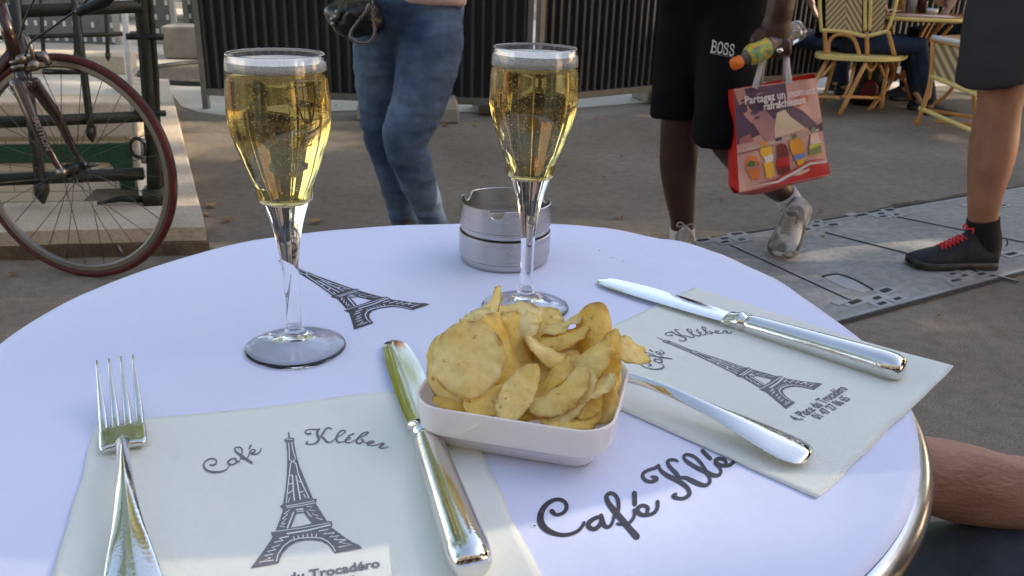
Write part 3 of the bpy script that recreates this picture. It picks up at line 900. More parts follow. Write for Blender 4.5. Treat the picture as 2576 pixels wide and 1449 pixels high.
def aff(a, b):
    import numpy as np
    A = np.array([[*p, 1] for p in a]); Bm = np.array(b); M_ = np.linalg.solve(A, Bm)
    return lambda q: tuple(float(v) for v in (np.array([*q, 1]) @ M_))
to_right = aff((Lf, Rf, Tp), (z4(1700, 998), z4(2112, 716), z4(356, 238)))
tower.build("tower_print", NZ, mn_, rn, to_right); small.build("cafe_lettering", NZ, mn_, rn, to_right)
# address lines in the printed slab-serif look
def text_mesh(body, bold=.02):
    cu = bpy.data.curves.new("t", 'FONT'); cu.body = body; cu.offset = bold; cu.resolution_u = 3; cu.space_character = 1.02
    o = bpy.data.objects.new("t", cu); COL.objects.link(o)
    dg = bpy.context.evaluated_depsgraph_get(); dg.update()
    me = bpy.data.meshes.new_from_object(o.evaluated_get(dg))
    vs = [v.co.copy() for v in me.vertices]; fs = [tuple(p.vertices) for p in me.polygons]
    bpy.data.objects.remove(o); bpy.data.meshes.remove(me)
    x0 = min(v.x for v in vs); x1 = max(v.x for v in vs)
    return [((v.x - x0) / (x1 - x0), v.y / (x1 - x0)) for v in vs], fs
def put_text(body, a, b, z, m, parent, name, fn=lambda q: q, bold=.02, tall=1.0):
    vs, fs = text_mesh(body, bold)
    a, b = Vector((*fn(a), 0)), Vector((*fn(b), 0))
    d = b - a; n = Vector((-d.y, d.x, 0)) * tall
    g = MB(); g.add([(*(a + d * x + n * y).to_2d(), z) for x, y in vs], fs)
    o = g.build(name, m, parent, smooth=False)
    for p in o.data.polygons:
        if p.normal.z < 0: p.flip()
    return o
inv = sim(z4(1700, 998), z4(2112, 716), Lf, Rf)
l1 = (z4(1838, 1140), z4(2400, 775)); l2 = (z4(2078, 1118), z4(2432, 888))
put_text("4, Place du Trocadéro", *l1, NZ + .0001, m_nink, rn, "address_line", bold=.02, tall=1.45)
put_text("01 47 27 86 65", *l2, NZ + .0001, m_nink, rn, "phone_line", bold=.02, tall=1.4)
put_text("4, Place du Trocadéro", *l1, NZ + .0001, m_nink, ln, "address_line", inv, bold=.03, tall=1.15)
put_text("01 47 27 86 65", *l2, NZ + .0001, m_nink, ln, "phone_line", inv, bold=.03, tall=1.1)

# ------------------------------------------------------------ champagne flutes
m_glass = mat("clear_glass", (1, 1, 1), .0, trans=1, ior=1.5, spec=.5)
m_wine = mat("champagne", (.915, .72, .255), .0, trans=1, ior=1.333)
m_foam = mat("foam", (.93, .91, .85), .6, sss=0, bump=.5, bscale=900)
m_bub = mat("bubble", (.95, .95, .9), .08, spec=1, coat=.6)
GL = [(136, 245.5), (165, 250), (200, 253.5), (241, 256.5), (275, 257), (300, 254), (324, 246.5), (360, 228), (393, 203), (440, 168), (486, 131), (523, 107), (550, 88), (579, 71), (616, 56), (671, 42), (720, 38), (770, 37), (815, 38)]
def glassprof():
    pr = []
    for y, w in GL:
        x = 698 + .0587 * (y - 130)
        p = D(x, y, .512)
        pr.append((w / 2 / ppm(p), p.z - TZ))
    return pr
gp = glassprof()
gp[0] = (gp[0][0], .1915)
outer_p = [(.0003, .0070), (.005, .0066), (.009, .0050), (.016, .0024), (.024, .0009), (.030, .0002), (.0322, .0002), (.0329, .0006), (.0330, .0011), (.0324, .0017), (.026, .0036), (.018, .0050), (.012, .0075), (.0080, .0108), (.0060, .0145)] + [(r, z) for r, z in gp[::-1]]
inn_p = []
for r, z in gp:
    if z > .108:
        th = .0011 + max(0, (.135 - z)) * .035
        inn_p.append((r - th, z))
zb = .1012
rb = inn_p[-1][0]
inn_p += [(rb - .0016, .1055), (rb - .0035, .1028), (rb - .007, .1016), (.0003, zb)]
def flute(cx, cy, label, foam_lo, tilt, seed):
    t = thing("champagne_flute", (cx, cy, TZ + .0007), label, "glass", "champagne flutes on the table")
    base = Vector((0, 0, 0))
    def fin(g, name, m):
        o = g.build(name, m, None); o.parent = t; return o
    op = smoothed(outer_p[14:], 3)
    g = MB(); top = [(outer_p[-1][0] - .0001, .1919), (outer_p[-1][0] - .0006, .1922), (outer_p[-1][0] - .0010, .1918)]
    g.lathe(smoothed(outer_p[:15], 2)[:-1] + op + top + smoothed(inn_p, 3), n=96); fin(g, "glass_body", m_glass)
    zt = .1848
    zl = foam_lo
    liq = [(r + .00012, z) for r, z in inn_p if z < zl]
    r_l = liq[0][0]
    r_t = r_l
    g = MB(); g.lathe([(.0003, zl), (r_t - .002, zl), (r_t, zl + .0001)] + smoothed(liq, 3)[:-1] + [(.0003, zb - .0001)], n=96)
    lq = fin(g, "champagne", m_wine)
    g = MB(); g.lathe([(.0003, zt + .0002), (r_t * .6, zt + .0003), (r_t - .004, zt + .0008), (r_t - .0012, zt + .0024), (r_t - .0004, zt + .003), (r_t - .0001, foam_lo + .0001), (r_t - .0016, foam_lo + .00015), (r_t * .6, foam_lo + .0002), (.0003, foam_lo + .0002)], n=96)
    fin(g, "foam", m_foam)
    rnd = random.Random(seed); g = MB()
    cols = [(rnd.uniform(0, 6.28), rnd.uniform(.2, .92), rnd.uniform(.11, .15)) for _ in range(17)]
    for i in range(620):
        if rnd.random() < .68:
            a, f, z0 = rnd.choice(cols); z = rnd.uniform(z0, foam_lo); a += rnd.gauss(0, .09); f = min(.95, max(0, f + rnd.gauss(0, .03)))
        else:
            a, f, z = rnd.uniform(0, 6.28), math.sqrt(rnd.random()) * .95, rnd.uniform(.108, foam_lo) if rnd.random() < .5 else rnd.uniform(.15, foam_lo)
        rr = 1e9
        for (r0, z0), (r1, z1_) in zip(inn_p, inn_p[1:]):
            if z1_ <= z <= z0: rr = r1 + (r0 - r1) * (z - z1_) / (z0 - z1_ + 1e-9)
        if rr > 1: rr = .01
        g.sphere((f * rr * math.cos(a), f * rr * math.sin(a), z), rnd.uniform(.00014, .00034) * (1.3 if z > .16 else 1), 6, 4)
    o = fin(g, "bubbles", m_bub); o["kind"] = "stuff"
    return t
flute(-.1439, .512, "champagne flute standing on the left of the table beside the printed tower", .1826, 0, 1)
flute(.0106, .5945, "champagne flute standing in the middle behind the bowl of crisps", .1802, 0, 2)

# ------------------------------------------------------------ stacked ashtrays
m_brush = mat("brushed_steel", (.60, .575, .55), .22, 1, col2=(.48, .455, .43), nscale=6, stretch=(1, 1, 60), bump=.12, bscale=90)
AX, AY, AR = -.0078, .7043, .0397
def ashtray(z0, label, notches, h=.0268):
    t = thing("ashtray", (AX, AY, TZ + z0), label, "ashtray", "steel ashtrays in a stack")
    n = 144; rs = []
    def ztop(a):
        z = h
        for c in notches:
            d = abs((a - c + math.pi) % (2 * math.pi) - math.pi) * AR
            if d < .0068: z = min(z, h - .0072 * math.sqrt(max(0, 1 - (d / .0068) ** 2)))
        return z
    prof = [(.03, .0008), (.0375, .0008), (.0383, .0022), (.0383, .006), (AR, .0072), (AR, .012), (AR, .018), (AR, None), (AR - .0008, 'r'), (AR - .0012, None), (AR - .0012, .014), (AR - .0012, .004), (.03, .0025), (.0003, .0025)]
    rs = []
    for r, z in [(.0003, .0008)] + prof:
        ring = []
        for k in range(n):
            a = 2 * math.pi * k / n
            zt = ztop(a)
            zz = zt if z is None else (zt + .0004 if z == 'r' else min(z, zt - .0006))
            ring.append((r * math.cos(a), r * math.sin(a), zz))
        rs.append(ring)
    g = MB(); g.rings(rs, caps=False)
    o = g.build("bowl", m_brush, None, auto=35); o.parent = t
    return t
p = T(1240, 551, TZ + .053); q = T(1196, 492, TZ + .053)
n1 = math.atan2(p.y - AY, p.x - AX); n2 = math.atan2(q.y - AY, q.x - AX)
ashtray(.0006, "brushed steel ashtray at the bottom of the stack of two", [n1 + 2.2, n1 + 3.14, n1 + 4.1])
ashtray(.0276, "brushed steel ashtray with notched rim on top of the stack of two", [n1, n2, n1 + 2.2])

# ------------------------------------------------------------ porcelain bowl
m_porc = mat("white_porcelain", (.80, .76, .745), .12, coat=.3, spec=.5)
BC = Vector((.0095, .4165, TZ + .0007)); BA = R(-13.5)
def rrect(a, b, rc, z, n=8):
    pts = []
    for cx, cy, s in ((a - rc, b - rc, 0), (-a + rc, b - rc, 90), (-a + rc, -b + rc, 180), (a - rc, -b + rc, 270)):
        for k in range(n + 1):
            t_ = R(s + 90 * k / n); pts.append(Vector((cx + rc * math.cos(t_), cy + rc * math.sin(t_), z)))
    return pts
g = MB()
prof = [(.02, .015, .008, .0022), (.040, .026, .010, .0020), (.0408, .0268, .011, .0), (.0425, .0292, .012, .0), (.0434, .0302, .0125, .0008), (.0462, .0340, .0145, .0055), (.0492, .0384, .0165, .0104), (.0512, .0412, .0178, .0134), (.0520, .0423, .0183, .0142), (.0526, .0429, .0186, .0155), (.0533, .0436, .019, .020), (.0539, .0442, .0196, .0255), (.0543, .0446, .020, .0302), (.0540, .0443, .0197, .0313), (.0532, .0435, .019, .0316), (.0522, .0425, .018, .0310), (.0514, .0417, .0172, .028), (.0490, .0392, .016, .014), (.0455, .0350, .016, .0065), (.038, .026, .014, .0046), (.01, .008, .004, .0043)]
g.rings([rrect(a, b, min(rc, b * .9), z) for a, b, rc, z in prof])
Mb = Matrix.Translation(BC) @ Matrix.Rotation(BA, 4, 'Z')
g.v = [tuple(Mb @ Vector(v)) for v in g.v]
bowl = g.build("serving_bowl", m_porc)
sb = bowl.modifiers.new("sub", 'SUBSURF'); sb.levels = 1; sb.render_levels = 2
tag(bowl, "small white rectangular porcelain bowl heaped with potato crisps", "bowl")

# ------------------------------------------------------------ crisps
def chipmat(name, c1, c2, c3):
    m = layered(name, c1, [
        (55, 5, c1, c2, .35, .65, 1),
        (210, 4, (.90, .86, .76), (1.04, 1.03, 1.0), .3, .6, .8),
        (230, 5, c3, (1, 1, 1), .29, .34, .85)], .32, .6, 260, .0012)
    b = m.node_tree.nodes["Principled BSDF"]
    b.inputs["Subsurface Weight"].default_value = .25
    b.inputs["Subsurface Radius"].default_value = (.004, .0025, .0008)
    b.inputs["Subsurface Scale"].default_value = 1
    b.inputs["Specular IOR Level"].default_value = .4
    t = m.node_tree; src = b.inputs["Base Color"].links[0].from_socket
    at = t.nodes.new("ShaderNodeAttribute"); at.attribute_name = "rim"
    tc = [n for n in t.nodes if n.type == 'TEX_COORD'][0]
    nz = noisecol(t, tc.outputs["Object"], 120, 3, (0, 0, 0), (1, 1, 1), .38, .66)
    ml = t.nodes.new("ShaderNodeMath"); ml.operation = 'MULTIPLY'
    t.links.new(at.outputs["Fac"], ml.inputs[0]); t.links.new(nz, ml.inputs[1])
    mx = t.nodes.new("ShaderNodeMix"); mx.data_type = 'RGBA'; mx.inputs[7].default_value = (.36, .15, .03, 1)
    t.links.new(ml.outputs[0], mx.inputs[0]); t.links.new(src, mx.inputs[6]); t.links.new(mx.outputs[2], b.inputs["Base Color"])
    tl = t.nodes.new("ShaderNodeBsdfTranslucent"); t.links.new(mx.outputs[2], tl.inputs[0])
    ms = t.nodes.new("ShaderNodeMixShader"); ms.inputs[0].default_value = .3
    out = t.nodes["Material Output"]
    t.links.new(b.outputs[0], ms.inputs[1]); t.links.new(tl.outputs[0], ms.inputs[2]); t.links.new(ms.outputs[0], out.inputs[0])
    return m
cm1 = chipmat("crisp_pale", (.95, .76, .28), (.98, .86, .46), (.62, .40, .14))
cm2 = chipmat("crisp_gold", (.93, .64, .14), (.97, .76, .26), (.55, .28, .07))
cm3 = chipmat("crisp_mid", (.95, .71, .21), (.98, .82, .37), (.58, .34, .09))
chip_names = []
def chip(vx, vy, Y, a, b, n, ang, curv, m, label, seed, irr=.05, twist=0, curv2=0):
    c = D(vx, vy, Y)
    N = (r2 * n[0] + u2 * n[1] - fwd * n[2]).normalized()
    # in-plane x axis: screen direction ang
    sx = r2 * math.cos(R(ang)) + u2 * math.sin(R(ang))
    X = (sx - N * sx.dot(N)).normalized(); Yv = N.cross(X)
    g = MB(); NRr, NTt = 11, 60; rnd = random.Random(seed)
    rs_t, rs_b = [], []
    for i in range(NRr + 1):
        f = .01 + .99 * i / NRr
        rt, rb_ = [], []
        for k in range(NTt):
            th = 2 * math.pi * k / NTt
            e = 1 + irr * (noise.noise(Vector((math.cos(th) * 1.3, math.sin(th) * 1.3, seed))) * 2 + .7 * noise.noise(Vector((math.cos(th) * 6, math.sin(th) * 6, seed))) + .3 * noise.noise(Vector((math.cos(th) * 17, math.sin(th) * 17, seed))))
            x, y = a * f * e * math.cos(th), b * f * e * math.sin(th)
            h = -curv * (y / b) ** 2 * b + curv2 * (x / a) ** 2 * a + twist * x * y / a
            h += .0017 * noise.noise(Vector((x * 100, y * 100, seed))) * (.4 + f) + .0028 * f ** 4 * noise.noise(Vector((math.cos(th) * 3.2, math.sin(th) * 3.2, seed + 5)))
            h += .0003 * noise.noise(Vector((x * 330, y * 330, seed)))
            # keep arc length by pulling in
            y *= 1 - .45 * min(1, abs(curv)) * (y / b) ** 2
            p = c + X * x + Yv * y + N * h
            tk = .00036 - .00014 * f ** 3; rt.append(p + N * tk); rb_.append(p - N * tk)
        rs_t.append(rt); rs_b.append(rb_)
    g.rings(rs_t + rs_b[::-1])
    o = g.build("potato_crisp", m)
    at = o.data.attributes.new("rim", 'FLOAT', 'POINT')
    vals = [((i / NRr) ** 12) for i in list(range(NRr + 1)) + list(range(NRr, -1, -1)) for _ in range(NTt)]
    at.data.foreach_set("value", vals)
    tag(o, label, "crisp", "potato crisps heaped in the bowl")
    return o
CH_ = [
 (1178, 903, .392, .0200, .0196, (-.08, .12, .98), 70, .10, cm1, "biggest round flat crisp facing the viewer at the left of the heap"),
 (1146, 927, .401, .0208, .0200, (-.30, .02, .95), 100, .18, cm1, "crescent of a crisp peeping out behind and left of the biggest round one"),
 (1268, 888, .407, .0225, .0190, (.50, .22, .80), 118, .55, cm2, "golden folded crisp leaning right behind the biggest round one"),
 (1318, 876, .416, .0215, .0170, (.62, .25, .72), 120, .55, cm2, "golden folded crisp just right of the first golden folded one"),
 (1278, 795, .428, .0190, .0165, (.10, .62, .78), 5, .45, cm1, "pale arched crisp at the top of the heap below the right flute's foot"),
 (1303, 815, .423, .0125, .0110, (.05, .45, .9), 5, .25, cm1, "small pale crisp tucked under the arched crisp at the top"),
 (1228, 782, .432, .0150, .0085, (-.78, .40, .5), 60, .2, cm1, "narrow pointed crisp standing up at the upper left of the heap"),
 (1370, 802, .442, .0115, .0088, (.1, .45, .88), -10, .1, cm3, "small speckled crisp showing behind the top right of the arched crisp"),
 (1398, 820, .432, .0175, .0120, (-.33, .92, .16), 20, .15, cm1, "thin crisp seen edge-on rising to a brown tip at the upper right"),
 (1408, 842, .422, .0160, .0110, (-.15, .86, .45), 12, .4, cm2, "golden crisp lying under the thin edge-on crisp"),
 (1394, 882, .414, .0170, .0125, (.35, .80, .5), -18, .3, cm3, "crisp sloping down right in the middle hollow of the heap"),
 (1440, 872, .428, .0140, .0115, (.05, .5, .86), 20, .1, cm3, "mottled crisp behind the hollow, left of the tall right-hand crisp"),
 (1508, 862, .420, .0230, .0150, (.10, .12, .98), 96, .75, cm2, "tall folded crisp standing upright at the right of the heap"),
 (1540, 925, .416, .0215, .0110, (.55, .05, .83), 78, .35, cm2, "long crisp running down inside the right wall of the bowl"),
 (1588, 882, .432, .0125, .0088, (.35, .62, .7), -15, .1, cm3, "crisp sticking out over the right rim towards the napkin"),
 (1468, 918, .402, .0180, .0120, (-.50, .5, .7), 42, .35, cm3, "broad crisp leaning up right, in front of the tall folded one"),
 (1510, 940, .406, .0150, .0105, (-.45, .35, .8), 62, .3, cm2, "shaded golden crisp low in front of the tall folded one"),
 (1368, 962, .398, .0215, .0095, (-.62, .62, .48), 50, .5, cm2, "curled crisp climbing diagonally through the centre of the heap"),
 (1405, 985, .390, .0185, .0125, (-.42, .58, .7), 32, .3, cm3, "wide crisp leaning up right just above the front rim"),
 (1304, 988, .386, .0168, .0092, (.20, .15, .97), 58, .1, cm1, "upright leaf-shaped crisp in front centre"),
 (1232, 1004, .386, .0140, .0100, (0, .55, .83), 25, .3, cm3, "rippled crisp lying low between the round one and the leaf-shaped one"),
 (1440, 1002, .388, .0175, .0092, (-.40, .38, .82), 50, .25, cm1, "pale crisp leaning up right behind the front right rim"),
 (1478, 980, .392, .0160, .0090, (-.42, .84, .33), 14, .2, cm1, "thin pale crisp poking out flat towards the right wall"),
 (1474, 1014, .389, .0100, .0080, (-.1, .5, .86), 40, .1, cm2, "small crisp with a browned edge at the front right"),
 (1507, 1008, .397, .0130, .0125, (-.68, .2, .7), 80, .2, cm3, "shaded round crisp standing inside the right end of the bowl"),
 (1425, 1040, .388, .0185, .0110, (0, .75, .65), -8, .1, cm2, "crisp lying flat at the bottom front of the bowl"),
 (1362, 925, .412, .0170, .0130, (.15, .65, .75), 0, .1, cm2, "shaded crisp deep in the middle hollow"),
 (1345, 952, .406, .0140, .0110, (-.2, .6, .75), 20, .1, cm2, "shaded crisp beneath the curled diagonal one"),
 (1165, 1003, .397, .0165, .0120, (0, .8, .6), -5, .1, cm2, "crisp lying low beneath the biggest round one"),
 (1203, 800, .436, .0110, .0085, (-.3, .65, .7), 20, .1, cm1, "small pale crisp at the back left of the heap"),
 (1245, 965, .410, .0175, .0150, (.1, .8, .6), 0, .1, cm2, "crisp hidden mostly behind the rippled one"),
 (1420, 925, .424, .0175, .0150, (.1, .7, .7), 0, .1, cm2, "crisp glimpsed between the curled one and the tall folded one"),
 (1470, 895, .432, .0150, .0130, (-.1, .5, .85), 0, .1, cm3, "mottled crisp glimpsed just left of the tall folded one"),
 (1350, 845, .436, .0160, .0120, (.1, .8, .6), 0, .1, cm3, "crisp glimpsed below the arched crisp at the back"),
 (1225, 850, .420, .0180, .0150, (.2, .7, .7), 0, .2, cm2, "crisp hidden behind the top of the biggest round one"),
 (1320, 1010, .400, .0180, .0140, (0, .8, .6), 0, .1, cm2, "crisp lying under the leaf-shaped one"),
]
for i, a in enumerate(CH_):
    chip(*a, seed=i * 7 + 1, irr=.045 if i else .015, twist=(.25 if i % 3 == 1 else -.15) if i > 1 else 0)

# ------------------------------------------------------------ cutlery
m_sil = mat("polished_steel", (.78, .77, .73), .09, 1, col2=(.70, .69, .65), nscale=30, bump=.03, bscale=500)
m_sil2 = mat("blade_steel", (.80, .80, .78), .045, 1, bump=.012, bscale=700)
def xform(g, M): g.v = [tuple(M @ Vector(v)) for v in g.v]; return g
def place_along(tip, end, z, roll=0, pitch=0):
    tip, end = Vector(tip), Vector(end)
    d = end - tip
    return Matrix.Translation((tip.x, tip.y, z)) @ Matrix.Rotation(math.atan2(d.y, d.x), 4, 'Z') @ Matrix.Rotation(pitch, 4, 'Y') @ Matrix.Rotation(roll, 4, 'X')
def knife(tip, end, z, roll, pitch, label):
    M = place_along(tip, end, z, roll, pitch)
    t = thing("table_knife", M @ Vector((.12, 0, 0)), label, "knife", "table knives")
    st = [(0, .0008), (.001, .0030), (.0035, .0056), (.008, .0078), (.018, .0095), (.04, .0106), (.07, .0106), (.095, .0096), (.110, .0084), (.1185, .0075)]
    rs = []
    for x, w in st:
        th = .0011 if x > .01 else .0005 + x * .06
        off = .0016 * math.sin(x / .118 * 3.14)
        rs.append([Vector((x, s * w + off, zz)) for s, zz in ((-1, 0), (-.55, th), (0, th), (.6, th), (1, th * .8), (1, -th * .8), (.6, -th), (-.55, -th))])
    g = MB(); g.rings(rs); g.build("blade", m_sil2, t, auto=25) if False else None
    xform(g, M); g.build("blade", m_sil2, t, auto=20)
    g = MB()
    ry = [(.1165, .0086, .0018), (.118, .0090, .0042), (.120, .0086, .0052), (.124, .0072, .0058), (.127, .0074, .0070), (.1285, .0078, .0076), (.130, .0074, .0072), (.132, .0060, .0060), (.134, .0058, .0058)]
    g.rings([[Vector((x, a * math.cos(R(k * 15)), b * math.sin(R(k * 15)))) for k in range(24)] for x, a, b in ry])
    xform(g, M); g.build("bolster", m_sil, t)
    g = MB()
    ry = [(.1335, .0060, .0058), (.1345, .0074, .0068), (.137, .0080, .0074), (.16, .0086, .0079), (.2, .0096, .0087), (.228, .0103, .0092), (.236, .0101, .009), (.241, .0088, .008), (.2435, .0066, .0058), (.2445, .003, .0028)]
    ry = smoothed(ry, 3)
    g.rings([[Vector((x, a * math.cos(R(k * 11.25)), b * math.sin(R(k * 11.25)))) for k in range(32)] for x, a, b in ry])
    xform(g, M); g.build("handle", m_sil, t)
knife((-.0805, .5225), (-.0125, .289), TZ + .0035, R(-2), R(-1.4), "steel table knife nearest the viewer, its blade against the crisp bowl")
kt = T(1505, 703, TZ + .004); ke = T(2275, 921, TZ + .012)
knife((kt.x, kt.y), (ke.x, ke.y), TZ + .0035, R(3), R(-1.4), "steel table knife lying across the top of the right napkin")
def fork(tip, end, z, label, ws=1):
    M = place_along(tip, end, z)
    t = thing("table_fork", M @ Vector((.09, 0, 0)), label, "fork", "table forks")
    for k in range(4):
        y0 = (k - 1.5) * .0064; y1 = (k - 1.5) * .0060
        pts, rd = [], []
        for i in range(11):
            f = i / 10; x = .052 * f
            zz = .0215 * (1 - f) ** 1.7 + .0028
            pts.append((x, y0 * (1 - f) + y1 * f, zz)); w = .0006 + .0017 * min(1, f * 1.5); rd.append((w, .0006 + .0011 * min(1, f * 3)))
        g = MB(); g.tube(pts, rd, 10, up=(0, 0, 1), power=2.4); xform(g, M); g.build("tine", m_sil, t)
    hd = smoothed([(.0440, .0108, .0008, .0036), (.0465, .0116, .0016, .0034), (.050, .0118, .0020, .0032), (.058, .0119, .0022, .0032), (.0635, .0117, .0023, .0034), (.0662, .0108, .0022, .0036), (.0672, .0096, .0016, .0036)], 3)
    g = MB(); rs = []
    for x, w, h, zc in hd:
        ring = []
        for k in range(28):
            a = R(k * 360 / 28); ca, sa = math.cos(a), math.sin(a)
            ring.append(Vector((x + .0012 * abs(ca) ** 4, w * math.copysign(abs(ca) ** .5, ca), zc + h * math.copysign(abs(sa) ** .6, sa))))
        rs.append(ring)
    g.rings(rs); xform(g, M); g.build("head", m_sil, t)
    st = smoothed([(.060, .0030, .0016, .0044), (.064, .0036, .0022, .0056), (.068, .0038, .0025, .0068), (.074, .0034, .0026, .0088), (.082, .0032, .0026, .0110), (.092, .0033, .0026, .0130), (.105, .0036, .0025, .0142), (.120, .0043, .0024, .0142), (.135, .0052, .0022, .0132), (.15, .0066, .0021, .0118), (.163, .0085, .0020, .0104), (.176, .0104, .0020, .0084), (.187, .0119, .0020, .0066), (.195, .0121, .0020, .0056), (.2005, .0107, .0019, .0052), (.2038, .0076, .0017, .005), (.2052, .003, .001, .0048)], 3)
    rs = []
    for x, w, h, zc in st:
        w *= 1 + (ws - 1) * min(1, max(0, (x - .1) / .06)); ring = []
        for k in range(32):
            a = R(k * 360 / 32); ca, sa = math.cos(a), math.sin(a)
            zz = h * 1.35 * (1 - abs(ca)) ** .9 if sa > 0 else -h * (abs(sa) ** .7) * .8
            ring.append(Vector((x, w * math.copysign(abs(ca) ** .85, ca), zc + zz + h * .3 * abs(sa))))
        rs.append(ring)
    g = MB(); g.rings(rs); xform(g, M); g.build("handle", m_sil, t)
ft = T(291, 916, TZ + .022); fe = T(331, 1449, TZ + .012)
dd = (Vector((fe.x, fe.y, 0)) - Vector((ft.x, ft.y, 0))).normalized()
fork((ft.x, ft.y), (ft.x + dd.x * .2, ft.y + dd.y * .2), TZ + .0019, "steel fork lying alone at the left edge of the near napkin")
fe = T(2028, 1150, TZ + .006); fm = T(1620, 968, TZ + .015)
dd = (Vector((fm.x, fm.y, 0)) - Vector((fe.x, fe.y, 0))).normalized()
fork((fe.x + dd.x * .203, fe.y + dd.y * .203), (fe.x, fe.y), TZ + .0019, "steel fork on the right napkin with only its handle showing past the bowl", 1.12)

for x, y in ((1508, 630), (1566, 656), (1540, 648), (1345, 1322)):
    p = T(x, y, .7412); g = MB(); g.sphere(p, (.0007, .0005, .0002), 7, 5); g.build("speck", m_ink, paper)
# ------------------------------------------------------------ avenue trees
def leafmat(name, c1, c2, tr):
    m = bpy.data.materials.new(name); m.use_nodes = True
    t = m.node_tree; b = t.nodes["Principled BSDF"]; out = t.nodes["Material Output"]
    tc = t.nodes.new("ShaderNodeTexCoord")
    o = noisecol(t, tc.outputs["Object"], 1.1, 3, c1, c2, .35, .65)
    t.links.new(o, b.inputs["Base Color"]); b.inputs["Roughness"].default_value = .55
    tl = t.nodes.new("ShaderNodeBsdfTranslucent"); tl.inputs[0].default_value = (*tr, 1)
    mx = t.nodes.new("ShaderNodeMixShader"); mx.inputs[0].default_value = .4
    t.links.new(b.outputs[0], mx.inputs[1]); t.links.new(tl.outputs[0], mx.inputs[2]); t.links.new(mx.outputs[0], out.inputs[0])
    return m
m_leaf = leafmat("plane_leaf", (.07, .12, .022), (.16, .20, .035), (.34, .42, .05))
m_leafd = leafmat("dark_leaf", (.03, .06, .018), (.06, .09, .025), (.10, .16, .03))
m_bark = layered("bark", (.2, .17, .13), [(5, 6, (.10, .085, .065), (.26, .23, .17), .3, .7, 1)], .9, .8, 25, .02)
SUNGAPS = []      # (point, radius, chance): places where the crowns let the sun through
def gap(px, py, z, r, ch=1): SUNGAPS.append((T(px, py, z), r, ch))
gap(1430, 1300, .74, .074)
gap(780, 1340, .74, .08, .8)
gap(2200, 1130, .74, .06)
gap(450, 850, .74, .03)
for _x, _y, _r in ((452, 330, .16), (462, 400, .13), (478, 450, .13), (492, 500, .12)): gap(_x, _y, KH, _r, .95)
gap(1560, 236, 0, .35)
gap(1180, 268, 0, .2)
gap(2090, 218, 0, .3)
def tree(x, y, h, cr, ch, n, label, seed, m=None, sunny=False, leaf=.15, off=(0, 0)):
    rnd = random.Random(seed)
    t = thing("plane_tree", (x, y, 0), label, "tree", "plane trees of the avenue")
    g = MB(); zc = h - ch * .55
    g.tube([(x, y, -.05), (x + .03, y, .6), (x, y + .05, 1.8), (x + .1, y, zc - ch * .2), (x + .15, y, zc + ch * .25)], [.24, .2, .17, .14, .05], 12)
    limbs = []
    for k in range(9):
        a = k * 2.4 + rnd.random(); l = cr * rnd.uniform(.55, .85); z0 = zc - ch * rnd.uniform(.05, .4)
        e = Vector((x + off[0] * .8 + l * math.cos(a), y + off[1] * .8 + l * math.sin(a), z0 + ch * rnd.uniform(.15, .5)))
        g.tube([(x + .05, y, z0), Vector((x + .05, y, z0)).lerp(e, .5) + Vector((0, 0, .15)), e], [.09, .06, .02], 7)
        limbs.append(e)
    g.build("trunk", m_bark, t)
    g = MB(); c0 = Vector((x + off[0], y + off[1], zc))
    clumps = []
    for k in range(46):
        while True:
            v = Vector((rnd.uniform(-1, 1), rnd.uniform(-1, 1), rnd.uniform(-1, 1)))
            if .25 < v.length < 1: break
        clumps.append((c0 + Vector((v.x * cr, v.y * cr, v.z * ch * .5)), rnd.uniform(.35, .75) * cr * .42))
    for i in range(n):
        c, rr = rnd.choice(clumps)
        p = c + Vector((rnd.gauss(0, .5), rnd.gauss(0, .5), rnd.gauss(0, .42))) * rr
        if sunny:
            skip = False
            for q, r_, pr in SUNGAPS:
                w = p - q; s_along = w.dot(SD)
                if s_along > 0 and (w - SD * s_along).length < r_ and rnd.random() < pr: skip = True; break
            if skip: continue
        s = leaf * rnd.uniform(.6, 1.2)
        M = Matrix.Rotation(rnd.uniform(0, 6.28), 3, 'Z') @ Matrix.Rotation(rnd.uniform(-1.1, 1.1), 3, 'X')
        g.add([p + M @ Vector(q_) * s for q_ in ((-.5, 0, 0), (-.12, -.42, .05), (.5, 0, .0), (-.12, .42, .05))], [(0, 1, 2, 3)])
    o = bpy.data.meshes.new("crown"); o.from_pydata(g.v, [], g.f); o.materials.append(m or m_leaf)
    ob = bpy.data.objects.new("crown", o); COL.objects.link(ob); ob.parent = t; ob.matrix_parent_inverse = Matrix.Translation(-t.location)
    return t
# the row that shades the terrace from the low sun
row = [(11.2, -3.2), (11.6, .6), (11.2, 4.2), (11.9, 7.9), (11.3, 11.6), (12.6, 15.5)]
for i, (x, y) in enumerate(row):
    tree(x, y, 10.2, 2.7, 8.6, 21000, "plane tree number %s of the avenue row shading the terrace on the sun side" % ("one two three four five six".split()[i]), 20 + i, sunny=True, leaf=.2)
for i, (x, y, h, cr, ch, n) in enumerate([(-6.8, 11.5, 9, 2.6, 6.0, 4200), (-2.9, 12.6, 9.5, 2.7, 6.4, 1500), (-9.5, 6.5, 9, 2.6, 6, 3600), (-4.6, 17, 12, 3.4, 8, 4200), (8.2, 20, 9, 3, 5.5, 3000), (-7.5, -1.5, 9, 3, 6, 3200)]):
    tree(x, y, h, cr, ch, n, ["plane tree behind the left end of the hoarding", "plane tree behind the dark hoarding beside the woman", "plane tree left of the metro stairwell", "taller plane tree far behind the hoarding", "plane tree far behind the café chairs", "plane tree behind the viewer on the left"][i], 60 + i, leaf=.19)

tree(-5.0, 5.4, 8.2, 2.7, 5.2, 4200, "plane tree whose crown hangs over the metro stairwell", 81, leaf=.19, off=(1.9, 0))

